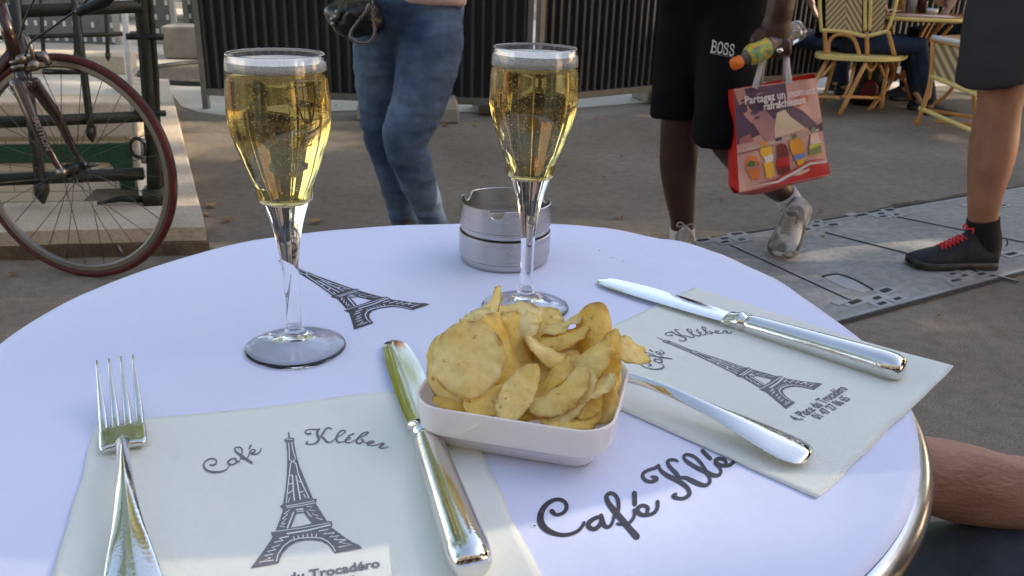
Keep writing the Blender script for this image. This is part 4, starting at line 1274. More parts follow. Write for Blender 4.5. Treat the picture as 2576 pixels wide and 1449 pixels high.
# ---- unseen café building behind the viewer, added to block bright sky over the table
m_facade = layered("limestone", (.5, .43, .33), [(2, 5, (.46, .38, .28), (.60, .52, .40), .3, .7, 1)], .85, .3, 30)
fac = thing("sky_block_building", (0, -10.4, 0), "unseen limestone café building with a dark red awning, added behind the viewer to block sky", "building")
g = MB(); g.box((0, -8.4, 4.5), (26, 1.4, 9)); g.build("wall", m_facade, fac, smooth=False)
for i in range(9):
    for j in range(1):
        x = -11 + i * 2.75; z = 5 + j * 3.1
        g = MB(); g.box((x, -7.68, z), (1.15, .06, 2.0)); wn_ = g.build("window", m_white, fac, smooth=False)
        g = MB(); g.box((x, -7.64, z), (.95, .03, 1.8)); g.build("pane", MATS["dark_glass"], wn_, smooth=False)
for i in range(6):
    g = MB(); g.box((-10.5 + i * 4.2, -7.67, 1.5), (3.2, .05, 2.6)); g.build("shopfront", MATS["dark_glass"], fac, smooth=False)
g = MB(); g.add([(-12, -7.7, 3.4), (12, -7.7, 3.4), (12, -6.2, 2.9), (-12, -6.2, 2.9), (12, -6.2, 2.7), (-12, -6.2, 2.7)], [(0, 1, 2, 3), (3, 2, 4, 5)])
g.build("awning", mat("awning_cloth", (.22, .03, .03), .8), fac, smooth=False)
# ------------------------------------------------------------ bicycle
def W(px, py, Y): return D(px, py, Y)
def limb(g, pts, n=16, flat=1.0, power=2.0):
    """pts: (px, py, Y, width_px)  -> tapered tube"""
    P3 = [D(a, b, Y) for a, b, Y, w in pts]
    rd = []
    for p, (a, b, Y, w) in zip(P3, pts):
        r = w / 2 / ppm(p); rd.append((r, r * flat))
    q = smoothed([(*p, *r) for p, r in zip(P3, rd)], 4)
    g.tube([k[:3] for k in q], [(k[3], k[4]) for k in q], n, up=(0, 1, 0), power=power)
    return g
WC = Vector((-1.34, 2.5, .34)); yaw = R(-10); lean = R(3)
wd = Vector((math.cos(yaw), math.sin(yaw), 0)); wu = Vector((-math.sin(yaw) * math.sin(lean), math.cos(yaw) * math.sin(lean), math.cos(lean))); wn = wd.cross(wu)
m_tyre = mat("red_tyre_wall", (.115, .010, .009), .6, col2=(.06, .006, .006), nscale=30)
m_tread = mat("tyre_tread", (.03, .026, .025), .8)
m_alu = mat("alloy", (.24, .21, .185), .4, 1, bump=.05, bscale=60)
m_spoke = mat("spoke_wire", (.10, .09, .085), .4, .6)
m_paintb = mat("burgundy_paint", (.035, .014, .013), .25, .3, col2=(.07, .035, .03), nscale=5, coat=.6)
m_frk = mat("fork_paint", (.10, .075, .068), .25, .5, col2=(.045, .03, .028), nscale=6, coat=.5)
m_blackp = mat("black_part", (.012, .012, .013), .35, .2)
bike = thing("road_bicycle", (WC.x, WC.y, 0), "road bicycle with red walled tyres parked against the green railing", "bicycle")
def wheel(C, d, u, n):
    def ringpts(r, off=0, k=72): return [C + d * (r * math.cos(2 * math.pi * i / k)) + u * (r * math.sin(2 * math.pi * i / k)) + n * off for i in range(k)]
    g = MB()
    hub = g.tube([C - n * .045, C - n * .032, C - n * .030, C + n * .030, C + n * .032, C + n * .045], [.011, .012, .02, .02, .012, .011], 14)
    w = g.build("wheel", m_blackp, bike)
    g = MB(); k = 96
    rs = []
    for i in range(k):
        a = 2 * math.pi * i / k; rd_ = d * math.cos(a) + u * math.sin(a)
        rs.append([C + rd_ * (.328 + .0125 * math.cos(b)) + n * (.0115 * math.sin(b)) for b in [2 * math.pi * j / 12 for j in range(12)]])
    rs.append(rs[0])
    g.rings(rs, caps=False)
    nf = len(g.f)
    for i in range(nf):
        j = i % 12
        g.m[i] = 1 if j in (10, 11, 0, 4, 5, 6) else 0
    t_ = g.build("tyre", [m_tyre, m_tread], w)
    g = MB(); rs = []
    for i in range(k):
        a = 2 * math.pi * i / k; rd_ = d * math.cos(a) + u * math.sin(a)
        rs.append([C + rd_ * r + n * o for r, o in ((.3185, .009), (.305, .0085), (.300, .004), (.300, -.004), (.305, -.0085), (.3185, -.009))])
    rs.append(rs[0]); g.rings(rs, caps=False); g.build("rim", m_alu, w, auto=30)
    for i in range(28):
        a = 2 * math.pi * i / 28; s = 1 if i % 2 else -1
        a2 = a + (1.0 if (i // 2) % 2 else -1.0)
        h = C + n * (.030 * s) + (d * math.cos(a2) + u * math.sin(a2)) * .019
        e = C + (d * math.cos(a) + u * math.sin(a)) * .297
        g = MB(); g.tube([h, e], .0012, 5); g.build("spoke", m_spoke, w)
    g = MB(); e = C + (d * .3 * math.cos(R(-62)) + u * .3 * math.sin(R(-62)))
    g.tube([e, e.lerp(C, .14)], .003, 6); g.build("valve", m_alu, w)
    return w
wheel(WC, wd, wu, wn)
RW = WC - wd * 1.0 + Vector((0, 0, 0))
wheel(RW, wd, wu, wn)
hubA, hubB = WC + wn * .05, WC - wn * .05
if hubA.x > hubB.x: hubA, hubB = hubB, hubA
cr_ = D(62, 205, WC.y + .03)          # fork crown
crown = cr_
sideN = (hubB - hubA).normalized()
for hpt, o in ((hubA, -1), (hubB, 1)):
    top_p = crown + sideN * (.030 * o)
    mid = top_p.lerp(hpt, .45) + sideN * (.012 * o) 
    g = MB()
    q = smoothed([(*top_p, .016, .022), (*(top_p.lerp(mid, .5)), .015, .022), (*mid, .012, .018), (*(mid.lerp(hpt, .6) - wd * .006), .009, .013), (*(hpt + wd * .0), .008, .009)], 5)
    g.tube([k[:3] for k in q], [(k[3], k[4]) for k in q], 14, up=wd)
    bl = g.build("fork_blade", m_frk, bike)
    g = MB(); g.tube([hpt - sideN * .012, hpt + sideN * .012], .013, 12); g.build("dropout", m_alu, bl)
g = MB(); g.tube([hubB, hubB + wd * .05 + Vector((0, 0, .012))], [.008, .005], 8); g.build("quick_release", m_alu, bike)
ht = (D(-12, -20, WC.y + .05) - crown).normalized()
g = MB(); g.tube([crown - sideN * .04 - ht * .01, crown + sideN * .04 - ht * .01], .022, 12); g.tube([crown - ht * .03, crown + ht * .035], .021, 16); g.build("fork_crown", m_frk, bike)
g = MB(); g.tube([crown + ht * .036, crown + ht * .048], .024, 18); g.tube([crown + ht * .052, crown + ht * .062], .0235, 18); g.build("headset", m_alu, bike)
g = MB(); g.tube([crown + ht * .06, crown + ht * .22], .0185, 16); g.build("head_tube", m_paintb, bike)
g = MB(); bb = RW.lerp(WC, .43) + Vector((0, 0, -.07)); g.tube([crown + ht * .09, bb], .0165, 12); g.build("down_tube", m_paintb, bike)
seat = bb - wd * .14 + Vector((0, 0, .5))
g = MB(); g.tube([crown + ht * .2, seat], .014, 12); g.build("top_tube", m_paintb, bike)
g = MB(); g.tube([bb, seat + (seat - bb) * .3], .015, 12); g.build("seat_tube", m_paintb, bike)
for s in (-1, 1):
    g = MB(); g.tube([bb + wn * .03 * s, RW + wn * .06 * s], .009, 8); g.build("chain_stay", m_paintb, bike)
    g = MB(); g.tube([seat, RW + wn * .06 * s], .008, 8); g.build("seat_stay", m_paintb, bike)
sp_ = seat + (seat - bb) * .32
g = MB(); g.tube([sp_ - wd * .14, sp_ - wd * .05, sp_ + wd * .13], [(.065, .02), (.05, .02), (.015, .012)], 12); g.build("saddle", m_blackp, bike)
g = MB(); g.tube([crown + ht * .22, crown + ht * .27, crown + ht * .29 + wd * .1], [.015, .015, .013], 12); g.build("stem", m_alu, bike)
hb = crown + ht * .33 + wd * .08
for s in (-1, 1):
    g = MB(); sd_ = wn * s
    q = smoothed([tuple(v) for v in [hb, hb + sd_ * .17, hb + sd_ * .2 + wd * .07, hb + sd_ * .2 + wd * .08 - wu * .03, hb + sd_ * .2 + wd * .05 - wu * .06, hb + sd_ * .2 - wd * .03 - wu * .07]], 5)
    g.tube(q, .0125, 10); g.build("handlebar", m_blackp, bike)
# brake lever tip hanging into the picture over the wheel
LY = WC.y - .12
g = MB(); q = smoothed([(*D(290, -30, LY), .012, .016), (*D(262, 2, LY), .013, .017), (*D(232, 17, LY), .012, .014), (*D(200, 30, LY), .010, .012), (*D(192, 33, LY), .006, .008)], 5)
g.tube([k[:3] for k in q], [(k[3], k[4]) for k in q], 12); g.build("brake_lever", m_blackp, bike)
g = MB(); q = smoothed([tuple(D(x, y, LY + .06)) for x, y in ((240, -40), (210, 10), (130, 70), (75, 110), (62, 150))], 6); g.tube(q, .0028, 8); g.build("brake_cable", m_blackp, bike)
g = MB(); q = smoothed([tuple(D(x, y, LY + .05)) for x, y in ((110, -60), (90, -10), (62, 50), (48, 100))], 6); g.tube(q, .0028, 8); g.build("brake_cable", m_blackp, bike)
# caliper
cc = D(86, 160, WC.y - .03)
g = MB(); g.tube([cc - wd * .01 + Vector((0, 0, .02)), cc + wd * .035 + Vector((0, 0, .025)), cc + wd * .05], [.012, .014, .01], 10)
g.tube([D(86, 150, WC.y - .05), D(72, 100, WC.y - .03), D(60, 80, WC.y)], [.007, .006, .006], 8)
cal = g.build("brake_caliper", m_alu, bike)
g = MB(); a = D(57, 148, WC.y - .05); g.tube([a, a + Vector((.004, -.018, 0))], .014, 16); g.tube([D(86, 165, WC.y - .05), D(86, 165, WC.y - .07)], .016, 16); g.build("brake_bolt", m_alu, cal)
g = MB(); g.tube([D(110, 180, WC.y - .01), D(200, 182, WC.y + .0)], [.008, .006], 8); g.build("brake_shoe", m_blackp, cal)
g = MB(); q = smoothed([(*D(140, 180, WC.y + .06), .02, .012), (*D(165, 200, WC.y + .06), .03, .016), (*D(185, 192, WC.y + .06), .02, .01)], 3)
# lettering down the near fork blade
def text_world(body, p0, xdir, ydir, size, m, parent, name, bold=.02):
    vs, fs = text_mesh(body, bold)
    g = MB(); g.add([p0 + xdir * (x * size) + ydir * (y * size) for x, y in vs], fs)
    return g.build(name, m, parent, smooth=False)
fb0 = D(84, 293, WC.y - .09); fb1 = D(121, 378, WC.y - .09)
xd = (fb1 - fb0); L_ = xd.length; xd.normalize(); yd = xd.cross(fwd).normalized()
if yd.x < 0: yd = -yd
text_world("SAUTION", fb0 - yd * .006, xd, yd, L_, mat("silver_print", (.45, .43, .42), .4, .5), bike, "fork_lettering", .01)

# ------------------------------------------------------------ people helpers
m_skin_d = mat("dark_skin", (.036, .0135, .0085), .42, col2=(.055, .022, .014), nscale=14, bump=.12, bscale=160, sss=.05)
m_skin_t = mat("tanned_skin", (.27, .115, .062), .5, col2=(.42, .205, .125), nscale=9, bump=.12, bscale=160, sss=.08)
m_skin_p = mat("skin", (.40, .22, .15), .5, col2=(.48, .28, .2), nscale=9, bump=.1, bscale=160, sss=.08)
m_hair_b = mat("brown_hair", (.06, .035, .02), .5, col2=(.16, .09, .045), nscale=6, stretch=(40, 40, 1))
def upper_body(g, hip, sh_w, skin_r=1.0, arm_l=None, arm_r=None, height=.55, head=True, lean=Vector((0, 0, 0))):
    """torso, neck, head from the hips up"""
    top = hip + Vector((0, 0, height)) + lean
    g.tube([hip + Vector((0, 0, -.08)), hip, hip.lerp(top, .35), hip.lerp(top, .7), top - Vector((0, 0, .05)), top], [(.15, .10), (.165, .115), (.135, .095), (.165, .11), (sh_w, .09), (.08, .07)], 20, up=(0, 1, 0))
    if head:
        g.tube([top - Vector((0, 0, .03)), top + Vector((0, 0, .09))], [.058, .052], 14)
        hc = top + Vector((0, 0, .18))
        g.sphere(hc, (.075, .095, .115), 18, 14); g.sphere(hc + Vector((0, -.07, -.05)), (.045, .035, .05), 12, 8)
        g.sphere(hc + Vector((0, -.1, -.005)), (.012, .02, .022), 8, 6)
        for s in (-1, 1): g.sphere(hc + Vector((.077 * s, .0, -.01)), (.01, .02, .03), 8, 6)
    return top
def shoe(parent, heel, toe, m_up, m_sole, h=.1, w=.05, lace=None, collar=None, name="shoe", up=None):
    heel, toe = Vector(heel), Vector(toe)
    d = (toe - heel); L = d.length; d.normalize()
    upn = (Vector(up) if up else Vector((0, 0, 1))); upn = (upn - d * upn.dot(d)).normalized(); sd_ = d.cross(upn)
    st = [(0, .60, .62, 0), (.03, .74, .80, 0), (.12, .80, .82, 0), (.24, .80, .86, 0), (.36, .80, 1.02, 0), (.42, .82, .92, 0), (.5, .88, .76, 0), (.62, .96, .60, 0), (.75, 1.0, .50, 0), (.87, .95, .42, 0), (.95, .78, .34, 0), (.985, .55, .27, 0), (1.0, .35, .20, 0)]
    st = smoothed(st, 3)
    g = MB(); rs = []
    for f, ww, hh, _ in st:
        c = heel + d * (f * L); ring = []
        for k in range(20):
            a = 2 * math.pi * k / 20; ca, sa = math.cos(a), math.sin(a)
            y = .018 if sa < 0 else 0
            z = (.022 + (hh * h - .022) * max(sa, 0) ** .75) if sa >= 0 else .022 + sa * .008
            narrow = 1 - .42 * max(sa, 0) ** 1.5 * (1 if f < .6 else .6)
            ring.append(c + sd_ * (ca * ww * w * narrow) + upn * z)
        rs.append(ring)
    g.rings(rs); up_ = g.build(name, m_up, parent)
    g = MB(); rs = []
    for f, ww, hh, _ in st:
        c = heel + d * (f * L)
        lift = .012 * max(0, (f - .8) / .2) ** 2
        rs.append([c + sd_ * (x * ww * w * 1.08) + upn * (z + lift) for x, z in ((-1, .002), (-.9, -.0), (.9, 0), (1, .002), (1.02, .016), (.98, .027), (-.98, .027), (-1.02, .016))])
    g.rings(rs); g.build("sole", m_sole, up_)
    if lace:
        for i in range(6):
            f = .42 + .042 * i
            hh = .93 - .06 * i
            for s in (-1, 1):
                a = heel + d * (f * L) + upn * (h * hh * .86) + sd_ * (s * w * .42)
                b = heel + d * ((f + .045) * L) + upn * (h * (hh - .02) * .87) - sd_ * (s * w * .36)
                mid_ = (a + b) / 2 + upn * .008
                g = MB(); g.tube([a, mid_, b], .0032, 6); g.build("lace", lace, up_)
        a = heel + d * (.385 * L) + upn * (h * 1.02)
        g = MB(); q = smoothed([tuple(v) for v in (a, a + sd_ * .022 + upn * .012, a + sd_ * .03 - upn * .004, a, a - sd_ * .024 + upn * .01, a - sd_ * .03 - upn * .006)], 4); g.tube(q, .003, 6); g.build("lace", lace, up_)
    return up_

def denim(name, c1, c2, c3):
    return layered(name, c1, [
        (4.5, 5, c1, c2, .32, .70, 1),
        (22, 5, (.75, .77, .82), (1.15, 1.15, 1.12), .35, .65, .8),
        (900, 2, (.75, .78, .82), (1.15, 1.15, 1.15), .4, .6, .6)], .85, .55, 26, .012)
# ------------------------------------------------------------ woman in jeans
m_jean = denim("faded_denim", (.034, .060, .122), (.135, .190, .285), None)
wp_ = thing("person", (D(1040, 560, 2.92).x, 2.92, 0), "person walking in faded blue jeans and pink top with a black chain bag", "person")
hipc = D(1035, 40, 2.95)
g = MB()
limb(g, [(1088, 60, 2.93, 100), (1064, 220, 2.87, 90), (1026, 350, 2.845, 66), (1048, 450, 2.875, 56), (1088, 565, 2.95, 36), (1092, 600, 2.95, 36)], 14)
limb(g, [(972, 70, 2.98, 96), (960, 200, 3.0, 80), (966, 300, 3.02, 66), (976, 380, 3.025, 56), (1004, 490, 3.055, 48), (1024, 580, 3.08, 36), (1026, 606, 3.08, 36)], 14)
tp = upper_body(g, D(1035, 20, 2.96), .17)
for s, x in ((-1, -.2), (1, .2)):
    a = tp + Vector((x, 0, -.03)); g.tube([a, a + Vector((.05 * s, .02, -.28)), a + Vector((.03 * s, -.24, -.20))], [.045, .038, .028], 12)
    e = a + Vector((.03 * s, -.24, -.20))
    g.tube([e, e + Vector((.005 * s, -.01, -.09))], [(.028, .02), (.036, .016)], 10)
    for k in range(4): g.tube([e + Vector((.005 * s, -.03 + .018 * k, -.08)), e + Vector((0, -.03 + .018 * k, -.15)), e + Vector((-.015 * s, -.03 + .018 * k, -.17 - .004 * k))], [.0095, .009, .007], 8)
blend("body", g, m_skin_p, wp_, .012, 4)
g = MB()
limb(g, [(1088, 20, 2.94, 150), (1084, 110, 2.90, 166), (1068, 200, 2.87, 150), (1046, 275, 2.85, 134), (1022, 340, 2.84, 124), (1026, 385, 2.84, 108), (1046, 440, 2.87, 98), (1070, 500, 2.91, 80), (1090, 560, 2.95, 68), (1094, 592, 2.95, 66)], 22, .95)
limb(g, [(975, 20, 2.98, 150), (962, 110, 2.98, 150), (958, 200, 3.0, 132), (962, 280, 3.02, 118), (968, 350, 3.02, 104), (982, 400, 3.03, 92), (998, 460, 3.04, 86), (1010, 520, 3.07, 76), (1024, 570, 3.08, 68), (1028, 602, 3.08, 66)], 22, .95)
g.tube([D(1034, 100, 2.95), D(1034, 60, 2.95), D(1034, 5, 2.95), D(1036, -35, 2.95)], [(.10, .09), (.175, .115), (.178, .12), (.17, .115)], 26, up=(0, 1, 0))
jeans = blend("jeans", g, m_jean, wp_, .008, 4, .6, .0055, 10, 2.6)
# thigh creases and seam
m_seam = mat("denim_seam", (.022, .034, .065), .8)
g = MB(); q = smoothed([tuple(D(x, y, Y) + Vector((0, -.004, 0))) for x, y, Y in ((1150, 55, 2.87), (1148, 140, 2.83), (1128, 220, 2.805), (1096, 290, 2.80), (1075, 350, 2.80))], 5)
g = MB(); limb(g, [(1034, -28, 2.95, 262), (1036, -60, 2.95, 255)], 28, .68) if False else None
g = MB()
g.tube([D(1094, 22, 2.90) + Vector((-.01, .04, 0)), D(1085, -6, 2.9) + Vector((0, .045, 0)), D(1060, -60, 2.92) + Vector((-.02, .04, 0)), D(1040, -180, 2.95), D(1036, -260, 2.95) + Vector((0, 0, .12))], [(.112, .115), (.130, .135), (.165, .14), (.16, .125), (.2, .11)], 30, up=(0, 1, 0))
topm = mat("pink_cotton", (.60, .40, .385), .8, col2=(.70, .50, .47), nscale=6, bump=.4, bscale=16)
blend("pink_top", g, topm, wp_, .009, 5, .6, .006, 10)
m_wht = mat("dark_suede", (.03, .03, .035), .8)
shoe(wp_, D(1092, 600, 2.99) * 1 - Vector((0, 0, D(1092, 600, 2.99).z)), D(1092, 600, 2.80) - Vector((0.01, 0, D(1092, 600, 2.80).z)), m_wht, m_wht, .062, .040)
shoe(wp_, D(1026, 600, 3.11) - Vector((0, 0, D(1026, 600, 3.11).z)), D(1026, 600, 2.92) - Vector((0.01, 0, D(1026, 600, 2.92).z)), m_wht, m_wht, .062, .040)
g = MB(); hc = tp + Vector((0, .02, .2)); g.sphere(hc, (.088, .105, .12), 18, 12); g.sphere(hc + Vector((0, .06, -.15)), (.08, .05, .16), 14, 10); g.build("hair", m_hair_b, wp_)
# handbag with chain
m_bag = mat("black_leather", (.008, .008, .009), .32, bump=.5, bscale=24, spec=.6)
hb_t = thing("handbag", D(900, 60, 2.84), "black leather handbag with a metal chain handle carried by the woman", "bag")
g = MB()
q = smoothed([(*D(835, 50, 2.86), .03, .03), (*D(850, 40, 2.85), .06, .045), (*D(885, 45, 2.84), .085, .055), (*D(930, 40, 2.84), .075, .055), (*D(955, 35, 2.85), .05, .04)], 4)
g.tube([k[:3] for k in q], [(k[4], k[3]) for k in q], 18, up=(0, 1, 0), power=2.6)
g.tube([D(848, 55, 2.84), D(895, 30, 2.83), D(940, 20, 2.83)], [(.03, .05), (.04, .085), (.03, .06)], 14, up=(0, 1, 0))
blend("bag_body", g, m_bag, hb_t, .006, 5, .6, .005, 18)
m_chain = mat("chain_metal", (.34, .32, .28), .35, 1)
cpts = [(928, 12), (920, 30), (900, 55), (886, 75), (882, 92), (895, 105), (920, 108), (936, 98), (943, 80), (940, 55), (938, 20), (938, -20)]
cw = smoothed([tuple(D(x, y, 2.745)) for x, y in cpts], 9)
g = MB()
g.tube(cw, .0038, 8)
ch_o = g.build("chain_strap", mat("strap_leather", (.05, .045, .04), .5), hb_t)
g = MB()
for i in range(0, len(cw) - 2, 2):
    a, b = Vector(cw[i]), Vector(cw[i + 1]); m_ = (a + b) / 2; dd_ = (b - a).normalized(); e = dd_.cross(fwd).normalized()
    g.tube([m_ + dd_ * (.0065 * math.cos(t)) + (e if i % 4 else fwd) * (.0045 * math.sin(t)) for t in [k * math.pi / 4 for k in range(8)]], .0016, 5, loop=True)
g.build("chain_links", m_chain, ch_o)
g = MB(); g.tube([D(870, -20, 2.77), D(850, 40, 2.76), D(846, 52, 2.76)], [.006, .007, .007], 8); g.build("strap", mat("strap_leather", (.05, .045, .04), .5), hb_t)
g = MB()
for x, y in ((836, 48), (845, 42), (838, 60), (848, 30)): g.sphere(D(x, y, 2.77), .008, 8, 6)
g.build("clasp", m_chain, hb_t)

# ------------------------------------------------------------ man in black shorts
m_blk = mat("black_jersey", (.0035, .0036, .0045), .85, bump=.35, bscale=9, col2=(.006, .006, .007), nscale=5, spec=.15)
mp = thing("person", (.66, 2.95, 0), "person in black shorts and white socks striding past with a red bag and a bottle", "person")
g = MB()
limb(g, [(1745, 60, 2.95, 130), (1722, 230, 2.93, 110), (1708, 315, 2.93, 92), (1708, 370, 2.95, 96), (1706, 420, 2.96, 92), (1710, 490, 2.97, 76), (1716, 550, 2.98, 60), (1716, 590, 2.98, 58), (1712, 612, 2.97, 52)], 18)
limb(g, [(1840, 60, 2.9, 130), (1825, 240, 2.76, 118), (1822, 330, 2.72, 96), (1858, 385, 2.80, 92), (1900, 425, 2.88, 84), (1950, 470, 2.98, 62), (1985, 498, 3.02, 52), (1992, 515, 3.02, 50)], 18)
tp = upper_body(g, D(1795, -30, 2.93), .2, height=.6)
a = tp + Vector((-.22, 0, -.05)); g.tube([a, a + Vector((-.06, .03, -.3)), a + Vector((-.02, -.26, -.30))], [.055, .045, .032], 12)
e = a + Vector((-.02, -.26, -.30)); g.tube([e, e + Vector((0, -.02, -.1))], [(.03, .022), (.04, .018)], 10)
for k in range(4): g.tube([e + Vector((0, -.04 + .02 * k, -.08)), e + Vector((.01, -.04 + .02 * k, -.16)), e + Vector((.025, -.04 + .02 * k, -.18))], [.0105, .01, .008], 8)
# right-hand arm coming down to the fist round the bag handles
HY = 2.62
sh = tp + Vector((.2, -.02, -.05)); el = D(1962, -210, 2.72)
limb_pts = [(*sh, .058), (*(sh.lerp(el, .5)), .052), (*el, .046), (*D(1968, -70, 2.66), .050), (*D(1964, 8, HY), .042), (*D(1955, 52, HY), .041)]
q = smoothed(limb_pts, 4); g.tube([k[:3] for k in q], [(k[3], k[3] * .85) for k in q], 18, up=(0, 1, 0))
hand_c = D(1942, 98, HY)
g.tube([D(1955, 46, HY), D(1952, 72, HY - .005), D(1950, 104, HY - .008), D(1950, 128, HY)], [(.041, .030), (.048, .032), (.052, .032), (.048, .026)], 16, up=(0, 1, 0))
fb = [(1917, 104, 92), (1939, 110, 99), (1961, 111, 99), (1981, 106, 93)]
for i, (x, y, _) in enumerate(fb):
    k_ = D(x, y, HY - .03); m1 = D(x + 1, y + 24 - abs(i - 1.5) * 3, HY - .035); m2 = D(x + 2, y + 32 - abs(i - 1.5) * 3, HY - .005); m3 = D(x + 1, y + 18, HY + .025)
    q = smoothed([(*k_, .0125), (*m1, .0118), (*m2, .0108), (*m3, .009)], 4)
    g.tube([k[:3] for k in q], [k[3] for k in q], 10, up=(1, 0, 0))
q = smoothed([(*D(1915, 78, HY - .02), .016), (*D(1897, 98, HY - .03), .0135), (*D(1900, 124, HY - .035), .0115), (*D(1913, 138, HY - .03), .0095)], 4)
g.tube([k[:3] for k in q], [k[3] for k in q], 10, up=(0, 1, 0))
blend("body", g, m_skin_d, mp, .0062, 3, .5)
m_gold = mat("ring_metal", (.75, .7, .6), .2, 1)
g = MB(); rc = D(1957, 126, HY - .035); ex_ = Vector((1, 0, 0))
g.tube([rc + Vector((.0135 * math.cos(t), .0135 * math.sin(t), 0)) + Vector((0, .004, 0)) for t in [k * math.pi / 6 for k in range(12)]], .0028, 6, loop=True)
g.sphere(rc + Vector((.001, -.014, 0)), (.011, .006, .008), 10, 8); g.build("finger_ring", m_gold, mp)
g = MB()
limb(g, [(1760, -40, 2.94, 190), (1742, 60, 2.94, 170), (1722, 180, 2.93, 154), (1710, 250, 2.93, 150), (1706, 296, 2.93, 146)], 24, .9)
limb(g, [(1838, -40, 2.92, 190), (1835, 80, 2.86, 172), (1828, 200, 2.78, 156), (1820, 290, 2.73, 152), (1813, 338, 2.71, 146), (1812, 348, 2.71, 140)], 24, .9)
g.tube([D(1790, 90, 2.92), D(1792, 10, 2.93), D(1794, -60, 2.93), D(1796, -110, 2.93)], [(.13, .1), (.175, .12), (.172, .125), (.165, .12)], 24, up=(0, 1, 0))
blend("shorts", g, m_blk, mp, .009, 5, .6, .008, 7)
g = MB(); g.tube([D(1796, -90, 2.93), D(1797, -200, 2.93), tp - Vector((0, 0, .06)), tp], [(.185, .135), (.18, .13), (.23, .11), (.09, .08)], 24, up=(0, 1, 0))
g.tube([tp + Vector((-.19, 0, -.05)), tp + Vector((-.27, .02, -.28))], [.07, .065], 12); g.tube([tp + Vector((.19, 0, -.05)), sh.lerp(el, .5)], [.07, .07], 12)
blend("tee_shirt", g, m_blk, mp, .012, 5, .6, .006, 8)
g = MB(); g.sphere(tp + Vector((0, .01, .2)), (.08, .1, .105), 16, 12); g.build("hair", mat("black_hair", (.006, .005, .005), .8), mp)
# logo on the shorts
m_logo = mat("logo_white", (.62, .58, .56), .6)
lp0 = D(1788, 131, 2.70); lp1 = D(1848, 142, 2.705)
def serif_word(word, p0, p1, hgt, parent, m, name):
    """bold serif capitals drawn as strokes"""
    X = (p1 - p0); L = X.length; X.normalize(); Yv = X.cross(fwd).normalized()
    if Yv.z < 0: Yv = -Yv
    glyphs = {'B': [([(.12, 0), (.12, 1)], .2), ([(.0, .04), (.5, .04), (.72, .14), (.72, .4), (.45, .52), (.15, .52)], .11), ([(.0, .96), (.45, .96), (.62, .86), (.62, .64), (.42, .52)], .11)],
              'O': [([(.4, .03), (.12, .2), (.08, .5), (.12, .8), (.4, .97), (.68, .8), (.74, .5), (.68, .2), (.4, .03)], .15)],
              'S': [([(.62, .72), (.6, .9), (.35, .97), (.12, .85), (.14, .65), (.4, .52), (.64, .38), (.64, .14), (.38, .03), (.12, .1), (.08, .3)], .14)]}
    g = MB(); n = len(word); cw_ = L / n
    for i, chh in enumerate(word):
        for pts, w in glyphs[chh]:
            for j, pl in enumerate(ribbon_px([(p[0], p[1]) for p in pts], w, 4 if len(pts) > 2 else 1)):
                vs = [p0 + X * ((i + x * 1.1) * cw_) + Yv * (y * hgt) - fwd * (.00002 * j) for x, y in pl]
                g.add(vs, [tuple(range(len(vs)))])
    return g.build(name, m, parent, smooth=False)
def onto_surface(o, target, off=.002):
    """lay the print on the cloth surface behind it"""
    dg = bpy.context.evaluated_depsgraph_get(); dg.update()
    for v in o.data.vertices:
        dirv = (v.co - Vector((0, 0, CH))).normalized()
        ok, loc, nn, ix = target.ray_cast(v.co - dirv * .5, dirv, distance=1.5)
        if ok: v.co = loc - dirv * off
shorts = [o for o in bpy.data.objects if o.name.startswith("shorts") and o.parent == mp][0]
bpy.context.view_layer.update()
lg = serif_word("BOSS", lp0, lp1, .036, mp, m_logo, "logo_print"); onto_surface(lg, shorts)
sub = text_world("HUGO BOSS", D(1786, 135, 2.70), (lp1 - lp0).normalized(), Vector((0, -.1, 1)).normalized(), (lp1 - lp0).length * .98, mat("logo_grey", (.25, .24, .24), .6), mp, "logo_print", .0); onto_surface(sub, shorts)
m_sock_w = mat("white_sock", (.62, .58, .58), .9, bump=.3, bscale=120, stretch=(1, 1, 6))
g = MB(); limb(g, [(1716, 574, 2.98, 64), (1716, 595, 2.98, 64), (1714, 618, 2.975, 60)], 16); g.build("sock", m_sock_w, mp)
m_sneak = mat("sneaker_mesh", (.16, .15, .14), .7, col2=(.50, .48, .45), nscale=16, contrast=.06)
m_snsole = mat("sneaker_sole", (.50, .47, .42), .7, col2=(.08, .08, .08), nscale=14, contrast=.05)
hl_ = T(1722, 632, 0) + Vector((.02, .10, 0))
shoe(mp, hl_, hl_ + Vector((-.07, -.27, 0)), m_sneak, m_snsole, .095, .048, lace=mat("grey_lace", (.35, .33, .32), .7))
g = MB(); limb(g, [(1975, 488, 3.00, 60), (1990, 512, 3.01, 60), (2000, 530, 3.0, 56)], 14); g.build("sock", m_sock_w, mp)
sw_h = D(2018, 520, 2.99); sw_t = D(1962, 652, 2.86)
shoe(mp, sw_h, sw_t, m_sneak, m_snsole, .10, .052, lace=mat("grey_lace", (.35, .33, .32), .7), up=(-.55, -.75, .2))
